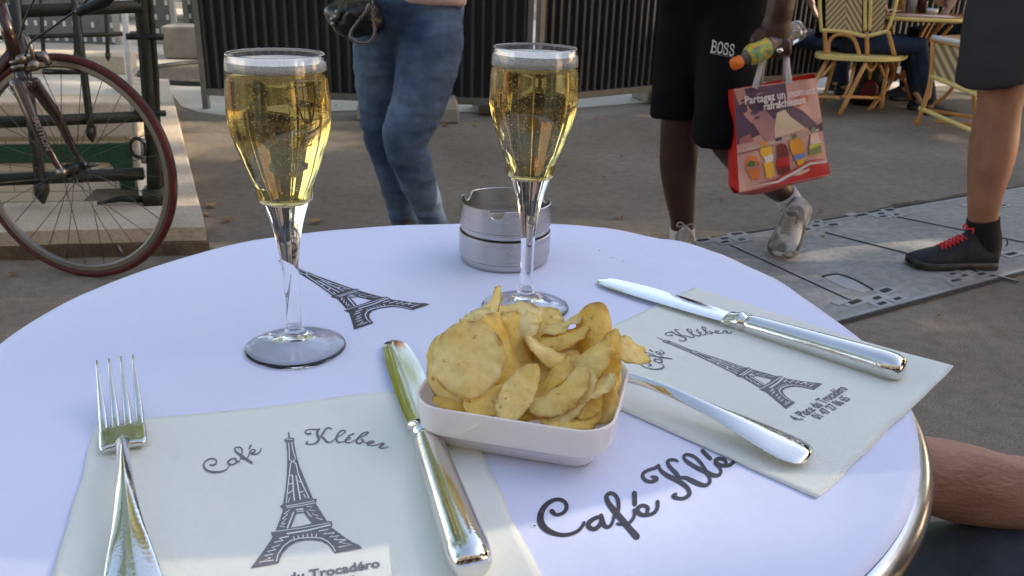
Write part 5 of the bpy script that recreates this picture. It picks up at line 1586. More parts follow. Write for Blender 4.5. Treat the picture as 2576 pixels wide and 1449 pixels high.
# ------------------------------------------------------------ the carrier bag
def bagart():
    """printed face: u to the right, v up, in 0..1"""
    P_ = []
    def poly(c, pts): P_.append((c, pts))
    poly('pink', [(0, 0), (1, 0), (1, 1), (0, 1)])
    poly('plum', [(.0, .99), (.62, .99), (.60, .80), (.78, .70), (.93, .55), (.93, .48), (.70, .56), (.52, .66), (.50, .72), (.30, .55), (.0, .47)])
    poly('plum', [(.88, .52), (1, .56), (1, .47), (.88, .46)])
    poly('skin', [(.0, .99), (.12, .99), (.16, .80), (.26, .74), (.30, .66), (.16, .66), (.06, .80)])
    poly('skin2', [(.18, .75), (.34, .76), (.42, .66), (.44, .58), (.40, .48), (.32, .46), (.24, .56), (.18, .66)])
    poly('cream', [(.46, .72), (.56, .74), (.62, .66), (.78, .53), (.62, .50), (.42, .48), (.42, .58)])
    poly('rose', [(.02, .52), (.14, .56), (.18, .48), (.02, .47)])
    poly('orange2', [(.70, .82), (.88, .90), (.86, .78), (.74, .74)])
    poly('beige', [(.0, .42), (.5, .47), (.95, .50), (.95, .475), (.5, .43), (.0, .385)])
    poly('rose', [(.0, .385), (.4, .415), (.4, .405), (.0, .37)])
    poly('orange', [(.07, .30), (.12, .35), (.20, .33), (.23, .22), (.21, .10), (.14, .10), (.09, .2)])
    poly('green', [(.09, .27), (.12, .30), (.21, .27), (.21, .24), (.10, .24)])
    poly('skin', [(.08, .24), (.21, .24), (.22, .21), (.10, .21)])
    poly('orangecap', [(.24, .46), (.31, .47), (.31, .42), (.25, .41)])
    poly('yellow', [(.24, .40), (.36, .41), (.37, .32), (.33, .24), (.28, .10), (.34, .10), (.38, .12), (.34, .2), (.27, .30), (.24, .34)])
    poly('yellow', [(.26, .26), (.37, .26), (.38, .12), (.33, .08), (.29, .12)])
    poly('white', [(.27, .31), (.37, .33), (.37, .26), (.29, .245)])
    poly('darkblue', [(.42, .475), (.49, .48), (.49, .45), (.42, .445)])
    poly('cola', [(.42, .40), (.47, .42), (.53, .40), (.55, .30), (.56, .12), (.48, .09), (.42, .12), (.42, .3)])
    poly('red', [(.41, .27), (.55, .28), (.55, .18), (.41, .17)])
    poly('green', [(.60, .475), (.65, .49), (.67, .46), (.61, .45)])
    poly('orange3', [(.57, .42), (.68, .45), (.72, .38), (.72, .29), (.60, .28), (.57, .34)])
    poly('blue', [(.60, .275), (.73, .29), (.74, .24), (.61, .22)])
    poly('yellow', [(.63, .22), (.72, .235), (.71, .17), (.66, .15)])
    poly('green2', [(.84, .52), (.90, .525), (.90, .48), (.84, .475)])
    poly('palepink', [(.83, .46), (.92, .47), (.95, .36), (.80, .35)])
    poly('lime', [(.79, .35), (.95, .36), (.94, .25), (.79, .24)])
    poly('olive', [(.80, .31), (.94, .33), (.94, .255), (.80, .25)])
    poly('red', [(.0, -.0), (.35, .0), (1, .02), (1, .14), (.80, .15), (.66, .10), (.50, .04), (.30, .01), (.0, -.0)])
    poly('white', [(.10, .035), (.40, .05), (.60, .115), (.78, .175), (.98, .16), (.98, .148), (.78, .155), (.62, .095), (.42, .03)])
    poly('red', [(.16, .06), (.38, .07), (.58, .135), (.76, .20), (.95, .19), (.95, .182), (.77, .188), (.60, .125), (.40, .058)])
    poly('palepink', [(.58, .075), (.66, .11), (.78, .12), (.76, .09), (.66, .065)])
    return P_
BCOL = dict(pink=(.52, .27, .225), plum=(.085, .045, .075), skin=(.42, .20, .16), skin2=(.34, .16, .16), cream=(.55, .42, .29), rose=(.30, .10, .09), orange2=(.50, .16, .09), beige=(.46, .30, .24), orange=(.60, .17, .05), green=(.09, .14, .04), orangecap=(.58, .22, .05), yellow=(.68, .36, .03), white=(.62, .54, .52), darkblue=(.04, .04, .09), cola=(.14, .02, .02), red=(.42, .018, .022), orange3=(.6, .24, .02), blue=(.14, .2, .42), green2=(.14, .17, .12), palepink=(.56, .36, .32), lime=(.38, .36, .05), olive=(.15, .17, .06))
BY = 2.60
bt = thing("carrier_bag", D(1960, 500, BY), "red and pink printed carrier bag hanging from the walking man's hand", "bag")
c_tl, c_tr, c_bl, c_br = D(1846, 224, BY - .01), D(2052, 196, BY + .04), D(1860, 484, BY - .05), D(2086, 442, BY + .04)
def bagpt(u, v, off=0):
    a = c_bl.lerp(c_br, u); b = c_tl.lerp(c_tr, u); p = a.lerp(b, v)
    bul = .012 * math.sin(math.pi * min(max(u, 0), 1)) * math.sin(math.pi * min(max(v, 0), 1) * .9 + .1) + .003 * noise.noise(Vector((u * 5, v * 5, 1)))
    n_ = (c_br - c_bl).cross(c_tl - c_bl).normalized()
    if n_.y > 0: n_ = -n_
    return p + n_ * (bul + off + .004 * noise.noise(Vector((u * 3 + v * 4, v * 2 - u * 3, 4))))
m_bagred = mat("bag_red", (.52, .016, .014), .38, col2=(.62, .026, .02), nscale=9, bump=.3, bscale=14)
m_bagface = mat("bag_print_pink", (.62, .33, .275), .5, bump=.2, bscale=18)
backv = Vector((.03, .11, .0))
g = MB(); N = 40
g.rings([[bagpt(i / N, j / N) for i in range(N + 1)] for j in range(N + 1)], closed=False, caps=False)
face = g.build("front_face", m_bagface, bt)
g = MB()
lf = [bagpt(0, j / N) for j in range(N + 1)]; lb = [D(1832, 226 + (462 - 226) * j / N, BY + .07) for j in range(N, -1, -1)]
lm_ = [(a + b) / 2 + Vector((.006 * math.sin(k * 12.6 / N), .0, 0)) + Vector((.007, 0, 0)) * math.sin(math.pi * k / N) for k, (a, b) in enumerate(zip(lf, lb))]
g.rings([lf, lm_, lb], closed=False, caps=False); g.build("side_gusset", m_bagred, bt)
rb2 = [p + backv for p in [bagpt(1, j / N) for j in range(N + 1)]]
g = MB(); g.rings([[bagpt(1, j / N) for j in range(N + 1)], rb2], closed=False, caps=False); g.build("side_gusset", m_bagred, bt)
g = MB(); g.rings([lb, rb2], closed=False, caps=False); g.build("back_face", m_bagred, bt)
g = MB(); bf = [bagpt(i / N, 0) for i in range(N + 1)]
bm_ = [D(1850 + (2082 - 1850) * i / N, 492 + 14 * math.sin(math.pi * min(1, i / N * 1.5)) * (1 - i / N) - 40 * (i / N) ** 1.4, BY + .0) + Vector((0, .03, 0)) for i in range(N + 1)]
bk_ = [lb[0].lerp(rb2[0], i / N) for i in range(N + 1)]
g.rings([bf, bm_, bk_], closed=False, caps=False); g.build("bottom", m_bagred, bt)
for cname in sorted(set(c for c, _ in bagart())):
    if cname == 'pink': continue
    g = MB()
    for k, (c, pts) in enumerate(bagart()):
        if c != cname: continue
        # refine the outline so that it follows the bulge
        rp_ = []
        for i in range(len(pts)):
            a, b = pts[i], pts[(i + 1) % len(pts)]
            for s in range(3): rp_.append((a[0] + (b[0] - a[0]) * s / 3, a[1] + (b[1] - a[1]) * s / 3))
        tri = tessellate_polygon([[Vector((x, y, 0)) for x, y in rp_]])
        bmx = bmesh.new(); vv = [bmx.verts.new((x, y, 0)) for x, y in rp_]
        for t_ in tri:
            try: bmx.faces.new([vv[i] for i in t_])
            except ValueError: pass
        for _ in range(2): bmesh.ops.subdivide_edges(bmx, edges=[e for e in bmx.edges if e.calc_length() > .06], cuts=1, use_grid_fill=True)
        bmesh.ops.triangulate(bmx, faces=bmx.faces)
        bmx.verts.ensure_lookup_table(); bmx.verts.index_update()
        g.add([bagpt(v.co.x, v.co.y, .0012 + k * .00015) for v in bmx.verts], [tuple(v.index for v in f.verts) for f in bmx.faces]); bmx.free()
    g.build("print", mat("bag_print_" + cname, tuple(min(.85, c * 1.25) for c in BCOL[cname]), .5, bump=.2, bscale=18), face)
def bagtext(body, u0, v0, u1, v1, hmul=1):
    vs, fs = text_mesh(body, .03)
    sx_ = u1 - u0; asp = (c_br - c_bl).length / (c_tl - c_bl).length
    g = MB(); g.add([bagpt(u0 + x * sx_, v0 + (v1 - v0) * x + y * sx_ * asp * hmul, .0105) for x, y in vs], fs)
    g.build("slogan", mat("slogan_white", (.68, .60, .57), .6), face, smooth=False)
bagtext("Partagez un moment", .10, .845, .95, .855, 1.05); bagtext("rafraîchissant", .30, .765, .82, .775, 1.05)
m_strap = mat("white_strap", (.66, .62, .66), .7)
for (xa, xb, xt, Yo) in ((1903, 1915, 1916, -.005), (1989, 1999, 1978, 0), ):
    for dx, yo in ((0, -.012), (10 if xa < 1950 else -9, .05)):
        g = MB(); g.tube([D(xa + dx - 4, 222 if xa < 1950 else 210, BY + yo), D(xt + dx * .3 + 2, 150, HY - .0 + yo * .4), D(xt + (8 if xa < 1950 else -8), 112, HY + .008)], [(.0095, .0012), (.0075, .0012), (.006, .0012)], 8, up=(0, 1, 0), power=4)
        g.build("handle", m_strap, bt)
# ------------------------------------------------------------ bottle in the same hand
m_cap = mat("orange_cap", (.75, .16, .012), .45)
m_pet = mat("clear_plastic", (.95, .9, .8), .08, trans=.9, ior=1.4)
m_juice = mat("orange_drink", (.55, .16, .02), .2, trans=.3)
m_lab = layered("fruit_label", (.6, .45, .05), [(60, 2, (.62, .42, .02), (.22, .36, .16), .46, .54, 1), (42, 2, (1, .45, .5), (1, 1, 1), .32, .38, .9)], .35, 0, 10)
b0 = D(1846, 162, HY - .06); b1 = D(2012, 74, HY + .02)
bd = (b1 - b0); BL = bd.length; bd.normalize()
bo = thing("drink_bottle", b0, "small fruit drink bottle with orange cap gripped in the walking man's hand", "bottle")
g = MB(); g.tube([b0 - bd * .004, b0, b0 + bd * .022, b0 + bd * .024], [.0165, .0185, .0185, .017], 20); g.build("cap", m_cap, bo)
rp2 = smoothed([(.024, .013), (.032, .013), (.042, .02), (.058, .029), (.07, .0315), (.12, .0315), (.125, .029), (.13, .0315), (BL - .01, .031), (BL, .024)], 3)
g = MB(); g.tube([b0 + bd * a for a, r in rp2], [r for a, r in rp2], 24); g.build("bottle_body", m_pet, bo)
g = MB(); g.tube([b0 + bd * a for a in (.075, .12, .16, BL - .05, BL - .045)], [.028, .029, .029, .029, .02], 20); g.build("drink", m_juice, bo)
g = MB(); g.tube([b0 + bd * a for a in (.047, .058, .07, .118)], [.0235, .0297, .0322, .0322], 24, caps=False); g.build("label", m_lab, bo)

# ------------------------------------------------------------ man at the right
m_gsh = mat("dark_grey_shorts", (.038, .037, .042), .9, col2=(.055, .053, .060), nscale=5, bump=.35, bscale=8, spec=.2)
rp_m = thing("person", (1.78, 2.83, 0), "person in dark grey shorts and black trainers with red laces, cut by the right edge", "person")
g = MB()
limb(g, [(2560, -20, 2.95, 150), (2540, 120, 2.92, 140), (2523, 215, 2.90, 118), (2514, 262, 2.89, 104), (2506, 310, 2.89, 108), (2498, 370, 2.88, 112), (2488, 430, 2.87, 100), (2478, 490, 2.86, 82), (2473, 540, 2.86, 71), (2473, 590, 2.86, 70), (2470, 625, 2.86, 64)], 20)
hp_ = D(2640, -90, 3.05)
limb(g, [(2680, -20, 3.1, 150), (2760, 140, 3.2, 135), (2830, 240, 3.3, 95), (2900, 330, 3.45, 98), (2960, 440, 3.6, 60), (2975, 480, 3.6, 55)], 18)
tp = upper_body(g, hp_, .2, height=.6)
for s in (-1, 1):
    a = tp + Vector((.22 * s, 0, -.05)); e = a + Vector((.08 * s, -.1 * s, -.52)); g.tube([a, a + Vector((.06 * s, .02, -.28)), e], [.055, .045, .032], 12); g.tube([e, e + Vector((0, -.02, -.1))], [(.03, .022), (.04, .018)], 10)
    for k in range(4): g.tube([e + Vector((0, -.04 + .02 * k, -.08)), e + Vector((.0, -.04 + .02 * k, -.16)), e + Vector((-.02 * s, -.04 + .02 * k, -.18))], [.0105, .01, .008], 8)
blend("body", g, m_skin_t, rp_m, .009, 4)
g = MB()
limb(g, [(2600, -120, 2.98, 250), (2570, -40, 2.96, 230), (2535, 60, 2.93, 210), (2512, 140, 2.91, 196), (2500, 185, 2.90, 186), (2498, 203, 2.90, 180)], 26, .9)
limb(g, [(2680, -100, 3.08, 230), (2720, 60, 3.14, 190), (2775, 180, 3.22, 160)], 20, .9)
g.tube([hp_ + Vector((0, 0, -.1)), hp_, hp_ + Vector((0, 0, .12))], [(.17, .12), (.18, .13), (.17, .12)], 20, up=(0, 1, 0))
blend("shorts", g, m_gsh, rp_m, .011, 5, .6, .008, 6)
g = MB(); g.tube([hp_ + Vector((0, 0, .05)), hp_ + Vector((0, 0, .3)), tp - Vector((0, 0, .06)), tp], [(.185, .135), (.18, .13), (.23, .11), (.09, .08)], 20, up=(0, 1, 0)); blend("tee_shirt", g, m_gsh, rp_m, .014, 4)
g = MB(); g.sphere(tp + Vector((0, .01, .2)), (.08, .1, .11), 16, 12); g.build("hair", m_hair_b, rp_m)
m_sock_b = mat("black_sock", (.007, .007, .009), .9)
g = MB(); limb(g, [(2473, 549, 2.86, 76), (2473, 575, 2.86, 78), (2475, 605, 2.86, 82), (2472, 640, 2.86, 80)], 18); g.build("sock", m_sock_b, rp_m)
m_bshoe = mat("black_knit", (.006, .007, .009), .7, col2=(.011, .014, .017), nscale=50, bump=.3, bscale=200)
m_bsole = mat("black_sole", (.012, .011, .011), .5, col2=(.05, .035, .03), nscale=20, contrast=.08)
m_red = mat("red_lace", (.62, .03, .035), .6)
sh_h = T(2512, 682, .007) + Vector((.0, .045, 0)); sh_t = T(2291, 676, .007) + Vector((0, .03, 0))
so = shoe(rp_m, sh_h, sh_t, m_bshoe, m_bsole, .135, .055, lace=m_red)
g = MB(); q = smoothed([tuple(v) for v in (sh_h + Vector((.0, 0, .105)), sh_h + Vector((.022, 0, .108)), sh_h + Vector((.034, 0, .088)), sh_h + Vector((.03, 0, .078)))], 4); g.tube(q, [(.004, .0018)] * len(q), 6); g.build("pull_tab", m_bsole, so)
sh2 = D(2985, 520, 3.62)
shoe(rp_m, sh2, sh2 + Vector((-.16, -.1, -.2)), m_bshoe, m_bsole, .11, .052)

# ------------------------------------------------------------ companion seated at the right of the table
m_olive = layered("dark_trousers", (.02, .025, .03), [(6, 5, (.018, .022, .032), (.045, .055, .05), .35, .65, 1), (16, 4, (.6, .6, .6), (1.5, 1.5, 1.5), .35, .65, .9)], .65, .5, 14, .02)
cp = thing("person", (.95, .62, 0), "person seated beside the table with a bare forearm resting on dark trousers", "person")
g = MB()
fa = [(2280, 1180, .66, 190), (2350, 1197, .66, 204), (2420, 1216, .66, 212), (2500, 1234, .66, 202), (2576, 1243, .66, 200), (2680, 1255, .665, 214), (2800, 1262, .67, 200)]
P3 = [D(a, b, Y) for a, b, Y, w in fa]
q = smoothed([(*p, w / 2 / ppm(p)) for p, (a, b, Y, w) in zip(P3, fa)], 4)
g.tube([k[:3] for k in q], [(k[3], k[3] * .8) for k in q], 22, up=(0, 1, 0))
wr = P3[0]
g.tube([wr + Vector((.01, 0, 0)), wr + Vector((-.03, 0, -.003)), wr + Vector((-.08, -.01, -.012)), wr + Vector((-.1, -.01, -.02))], [(.03, .024), (.036, .022), (.042, .018), (.036, .014)], 16, up=(0, 1, 0))
for k in range(4):
    b_ = wr + Vector((-.095, -.04 + .021 * k, -.02)); l = [.065, .078, .074, .06][k]
    g.tube([b_, b_ + Vector((-l * .5, 0, -.012)), b_ + Vector((-l * .8, .002, -.036)), b_ + Vector((-l * .82, .004, -.056))], [.0105, .0098, .009, .0075], 10)
g.tube([wr + Vector((-.03, .03, 0)), wr + Vector((-.07, .058, -.01)), wr + Vector((-.105, .06, -.025))], [.015, .0125, .009], 10)
elb = P3[-1]; shp = Vector((1.02, .72, 1.08))
g.tube([elb, elb.lerp(shp, .15), elb.lerp(shp, .6), shp], [.046, .046, .052, .058], 14)
g.tube([Vector((1.02, .55, .5)), Vector((1.05, .55, .8)), Vector((1.02, .57, 1.08)), Vector((1.0, .58, 1.14))], [(.12, .16), (.11, .15), (.09, .19), (.06, .08)], 18, up=(1, 0, 0))
g.tube([Vector((1.0, .58, 1.12)), Vector((.99, .58, 1.22))], .055, 12); g.sphere(Vector((.97, .58, 1.33)), (.095, .078, .115), 18, 12); g.sphere(Vector((.875, .58, 1.32)), (.02, .012, .022), 8, 6)
g.tube([Vector((1.02, .42, 1.06)), Vector((1.0, .36, .82)), Vector((.85, .34, .66))], [.055, .046, .034], 12)
blend("body", g, m_skin_t if False else mat("arm_skin", (.30, .14, .09), .5, col2=(.46, .25, .175), nscale=16, bump=.25, bscale=120, sss=.08, stretch=(1, 2, 2)), cp, .0065, 4)
g = MB()
kx = .31
for y, z in ((.63, .43), (.37, .462)):
    q = smoothed([(kx - .02, y, z - .01, .06), (kx + .05, y, z, .082), (kx + .25, y, z - .0, .09), (kx + .65, y, z - .02, .10)], 4)
    g.tube([k[:3] for k in q], [(k[3], k[3] * .92) for k in q], 18, up=(0, 0, 1))
    g.tube([Vector((kx + .02, y, z + .01)), Vector((kx - .0, y, .3)), Vector((kx + .03, y, .1))], [(.07, .07), (.06, .06), (.055, .05)], 16, up=(1, 0, 0))
g.tube([Vector((.95, .53, .44)), Vector((1.1, .53, .46))], [(.16, .1), (.17, .12)], 16, up=(0, 0, 1))
tr = blend("trousers", g, m_olive, cp, .009, 4, .6, .014, 9)
g = MB(); g.tube([Vector((1.06, .55, .52)), Vector((1.06, .55, .8)), Vector((1.03, .57, 1.08)), Vector((1.0, .58, 1.14))], [(.14, .18), (.13, .17), (.11, .21), (.07, .09)], 18, up=(1, 0, 0)); g.tube([shp, elb.lerp(shp, .5)], [.075, .07], 12); g.tube([Vector((1.02, .42, 1.06)), Vector((1.0, .37, .88))], [.075, .07], 12)
blend("shirt", g, m_blk, cp, .012, 4)
g = MB(); g.sphere(Vector((.985, .58, 1.355)), (.1, .085, .105), 16, 12); g.build("hair", m_hair_b, cp)
for y in (.63, .37): shoe(cp, (kx + .10, y, 0), (kx - .19, y, 0), m_bshoe, m_bsole, .1, .05)
# the chair under the companion (outside the picture)
# ------------------------------------------------------------ café terrace at the back
m_ratt = mat("honey_rattan", (.50, .22, .06), .35, col2=(.64, .34, .11), nscale=12, bump=.15, bscale=40, coat=.3)
m_yel = mat("yellow_binding", (.74, .56, .17), .5, col2=(.82, .65, .25), nscale=40)
def weavemat(name, rot, sc_):
    m = mat(name, (.3, .25, .15), .6)
    t = m.node_tree; b = t.nodes["Principled BSDF"]
    tc = [n for n in t.nodes if n.type == 'TEX_COORD'][0]
    mp_n = t.nodes.new("ShaderNodeMapping"); mp_n.inputs["Rotation"].default_value = rot
    t.links.new(tc.outputs["Object"], mp_n.inputs[0])
    w = t.nodes.new("ShaderNodeTexWave"); w.inputs["Scale"].default_value = sc_; w.inputs["Distortion"].default_value = .2
    t.links.new(mp_n.outputs[0], w.inputs["Vector"])
    r = t.nodes.new("ShaderNodeValToRGB"); r.color_ramp.elements[0].position = .42; r.color_ramp.elements[1].position = .56
    r.color_ramp.elements[0].color = (.22, .165, .085, 1); r.color_ramp.elements[1].color = (.60, .47, .24, 1)
    t.links.new(w.outputs[0], r.inputs[0]); t.links.new(r.outputs[0], b.inputs["Base Color"])
    return m
CY = 6.05
c1 = thing("rattan_chair", (D(2165, 280, CY).x, CY, 0), "rattan café chair with chevron woven back turned towards the viewer", "chair", "rattan chairs of the café")
def C1(px, py, Y=CY): return D(px, py, Y)
sg = smoothed([(2058, -60), (2056, 0), (2058, 70)], 2)
def poly_panel(pts, Y, m, name, par, th=.012):
    P3 = [D(x, y, Y) if len(pt) == 2 else D(x, y, pt[2]) for pt in pts for x, y in [pt[:2]]]
    n = len(P3); g = MB(); tri = tessellate_polygon([[Vector((p.x, p.z, 0)) for p in P3]])
    g.add(P3 + [p + Vector((0, th, 0)) for p in P3], [tuple(t) for t in tri] + [tuple(k + n for k in t)[::-1] for t in tri] + [(i, (i + 1) % n, (i + 1) % n + n, i + n) for i in range(n)])
    return g.build(name, m, par, smooth=False)
m_ch1 = weavemat("chevron_weave_up", (0, R(-38), 0), 11); m_ch2 = weavemat("chevron_weave_down", (0, R(38), 0), 11)
bk = poly_panel([(2078, -140), (2128, -140), (2128, 82), (2078, 76)], CY, m_ch1, "back_weave", c1)
poly_panel([(2128, -140), (2170, -140), (2168, 84), (2128, 82)], CY, m_ch2, "back_weave", c1)
poly_panel([(2192, -140), (2246, -140), (2222, 80), (2192, 84)], CY + .02, m_ch1, "back_weave", c1)
def stick(pts, r, m, name, par, n=8, k=4):
    g = MB(); q = smoothed([tuple(p) for p in pts], k); g.tube(q, r, n); return g.build(name, m, par)
for x0, x1 in ((2062, 2066), (2176, 2176), (2190, 2188), (2256, 2232)):
    stick([C1(x0, -140), C1(x0, 0), C1(x1, 78)], .012, m_yel, "back_frame", c1)
stick([C1(2064, 76), C1(2125, 80), C1(2178, 90), C1(2234, 78)], .013, m_yel, "back_frame", c1)
stick([C1(2070, -140), C1(2150, -160), C1(2250, -140)], .014, m_yel, "back_frame", c1)
for x0, x1 in ((2074, 2078), (2180, 2182), (2234, 2250)):
    stick([C1(x0, 80), C1(x1, 140)], .015, m_ratt, "back_post", c1)
stick([C1(2084, 150), C1(2086, 105), C1(2110, 86), C1(2145, 95), C1(2160, 130), C1(2164, 155)], .013, m_ratt, "arch", c1)
# seat
sp = [D(2057, 141, CY - .02), D(2178, 154, CY - .12), D(2262, 142, CY - .02), D(2280, 132, CY + .25), D(2190, 128, CY + .42), D(2075, 130, CY + .35)]
g = MB(); zc_ = sum(p.z for p in sp[:3]) / 3
ol = smoothed([(p.x, p.y) for p in sp], 5, loop=True)
g.prism(ol, zc_ - .018, zc_ + .012); g.build("seat", m_yel, c1, smooth=False, bevel=.006)
for a, b in (((2082, 150, CY), (2040, 225, CY - .08)), ((2178, 158, CY - .1), (2112, 288, CY - .14)), ((2232, 160, CY + .05), (2216, 274, CY + .05)), ((2100, 150, CY + .3), (2070, 258, CY + .33)), ((2190, 150, CY + .36), (2185, 262, CY + .4))):
    stick([D(*a), D(*b)], .0155, m_ratt, "leg", c1)
stick([D(2102, 152, CY - .02), D(2066, 195, CY - .06)], .011, m_ratt, "brace", c1)
stick([D(2176, 162, CY - .1), D(2190, 178, CY - .06), D(2205, 160, CY)], .010, m_ratt, "brace", c1)
stick([D(2212, 160, CY), D(2225, 195, CY + .04)], .010, m_ratt, "brace", c1)
stick([D(2150, 160, CY), D(2140, 205, CY - .1), D(2125, 240, CY - .12)], .010, m_ratt, "brace", c1)
stick([D(2120, 243, CY - .13), D(2216, 247, CY + .05)], .012, m_ratt, "stretcher", c1)
stick([D(2055, 243, CY - .05), D(2112, 246, CY - .13)], .012, m_ratt, "stretcher", c1)
# round café table with curved rattan legs
TY = 6.45
tcx = D(2292, 35, TY)
ct = thing("cafe_table", (tcx.x, TY, 0), "round wooden café table on curved rattan legs behind the chairs", "table")
g = MB(); g.lathe([(.0005, .01), (.41, .01), (.42, 0), (.41, -.03), (.39, -.035), (.0005, -.035)], (tcx.x, TY, tcx.z), 48); g.build("tabletop", mat("varnished_wood", (.27, .11, .035), .25, col2=(.38, .17, .06), nscale=8, coat=.5, stretch=(1, 8, 1)), ct)
g = MB(); g.lathe([(.418, -.002), (.425, -.006), (.425, -.024), (.418, -.028)], (tcx.x, TY, tcx.z), 48); g.build("table_edge", m_yel, ct)
for k in range(4):
    a = R(35 + 90 * k); d_ = Vector((math.cos(a), math.sin(a), 0)); c0 = Vector((tcx.x, TY, 0))
    stick([c0 + d_ * .25 + Vector((0, 0, tcx.z - .04)), c0 + d_ * .12 + Vector((0, 0, .42)), c0 + d_ * .07 + Vector((0, 0, .25)), c0 + d_ * .16 + Vector((0, 0, .12)), c0 + d_ * .3 + Vector((0, 0, .0))], .017, m_ratt, "leg", ct)
    stick([c0 + d_ * .32 + Vector((0, 0, tcx.z - .05)), c0 + d_ * .10 + Vector((0, 0, .30)), c0 - d_ * .05 + Vector((0, 0, .2))], .012, m_ratt, "brace", ct)
def tabobj(name, px, py, prof, m, label, cat, n=20):
    p = D(px, py, TY); g = MB(); g.lathe(prof, (p.x, TY, tcx.z + .011), n); return tag(g.build(name, m), label, cat, "things standing on the far café table")
m_cdark = mat("cola_drink", (.08, .02, .01), .1, trans=.2); m_amb = mat("amber_drink", (.5, .22, .04), .1, trans=.4)
tabobj("tall_glass", 2262, 22, [(.0005, 0), (.028, 0), (.033, .13), (.031, .13), (.027, .01), (.0005, .01)], m_amb, "tall glass of amber drink on the far café table", "glass")
tabobj("tall_glass", 2292, 22, [(.0005, 0), (.03, 0), (.035, .14), (.033, .14), (.028, .01), (.0005, .01)], mat("frosted_glass", (.6, .6, .58), .2, trans=.5), "pale clear tumbler in the middle of the far café table", "glass")
tabobj("tall_glass", 2320, 22, [(.0005, 0), (.028, 0), (.034, .13), (.0005, .128)], m_cdark, "dark cola glass on the far café table", "glass")
tabobj("side_plate", 2240, 34, [(.0005, .002), (.05, .002), (.075, .012), (.073, .014), (.05, .005), (.0005, .005)], m_porc, "white plate at the left of the far café table", "plate")
tabobj("ashtray", 2341, 32, [(.0005, .0), (.045, .0), (.05, .03), (.045, .03), (.04, .008), (.0005, .008)], m_porc, "white round dish at the right of the far café table", "dish")
# low woven stool at the right
ST = thing("rattan_armchair", (D(2400, 300, 5.7).x, 5.6, 0), "low rattan seat with striped yellow weave half hidden by the man's shorts", "chair", "rattan chairs of the café")
PLn = T(2305, 315, 0); PRn = T(2500, 352, 0)
dS = (PRn - PLn); dS.z = 0; dS.normalize(); nS = Vector((-dS.y, dS.x, 0)); 
def SP(px, py, off=0): return onplane(px, py, PLn + nS * off, nS)
m_str = weavemat("striped_weave", (0, R(25), 0), 10)
P3 = [SP(2347, 100), SP(2520, 134), SP(2520, 262), SP(2342, 187)]
g = MB(); n_ = nS * .012
g.add([*P3, *[p + n_ for p in P3]], [(0, 1, 2, 3), (7, 6, 5, 4), (0, 4, 5, 1), (1, 5, 6, 2), (2, 6, 7, 3), (3, 7, 4, 0)]); g.build("woven_side", m_str, ST, smooth=False)
for a, b, r_, m_, nm in (((2345, 94), (2530, 130), .017, m_white, "seat_edge"), ((2345, 101), (2530, 140), .013, m_ratt, "seat_rail"), ((2340, 190), (2530, 268), .015, m_yel, "lower_rail"), ((2312, 271), (2530, 366), .014, m_yel, "stretcher")):
    stick([SP(*a, -.004), SP(*b, -.004)], r_, m_, nm, ST)
stick([SP(2347, 95), SP(2343, 190), SP(2330, 245), SP(2306, 315)], .016, m_ratt, "leg", ST)
stick([SP(2545, 130), SP(2548, 270), SP(2560, 395)], .016, m_ratt, "leg", ST)
for off in (.42,):
    stick([SP(2347, 95, off), SP(2343, 190, off), SP(2335, 250, off)], .016, m_ratt, "leg", ST)
    stick([SP(2450, 200, off), SP(2452, 270, off), SP(2460, 300, off)], .016, m_ratt, "leg", ST)
g = MB(); A_, B_ = SP(2345, 92), SP(2530, 128); slabz = A_.z
g.prism([(A_.x, A_.y), (B_.x, B_.y), (B_.x + nS.x * .42, B_.y + nS.y * .42), (A_.x + nS.x * .42, A_.y + nS.y * .42)], slabz - .02, slabz + .005); g.build("seat", m_ratt, ST, smooth=False, bevel=.008)
stick([SP(2420, 190, .1), SP(2380, 240, .2), SP(2350, 262, .25)], .012, m_ratt, "brace", ST)
stick([SP(2320, 275, .2), SP(2480, 300, .1)], .013, m_ratt, "brace", ST)
stick([SP(2350, 305, .05), SP(2500, 318, .2)], .013, m_ratt, "brace", ST)
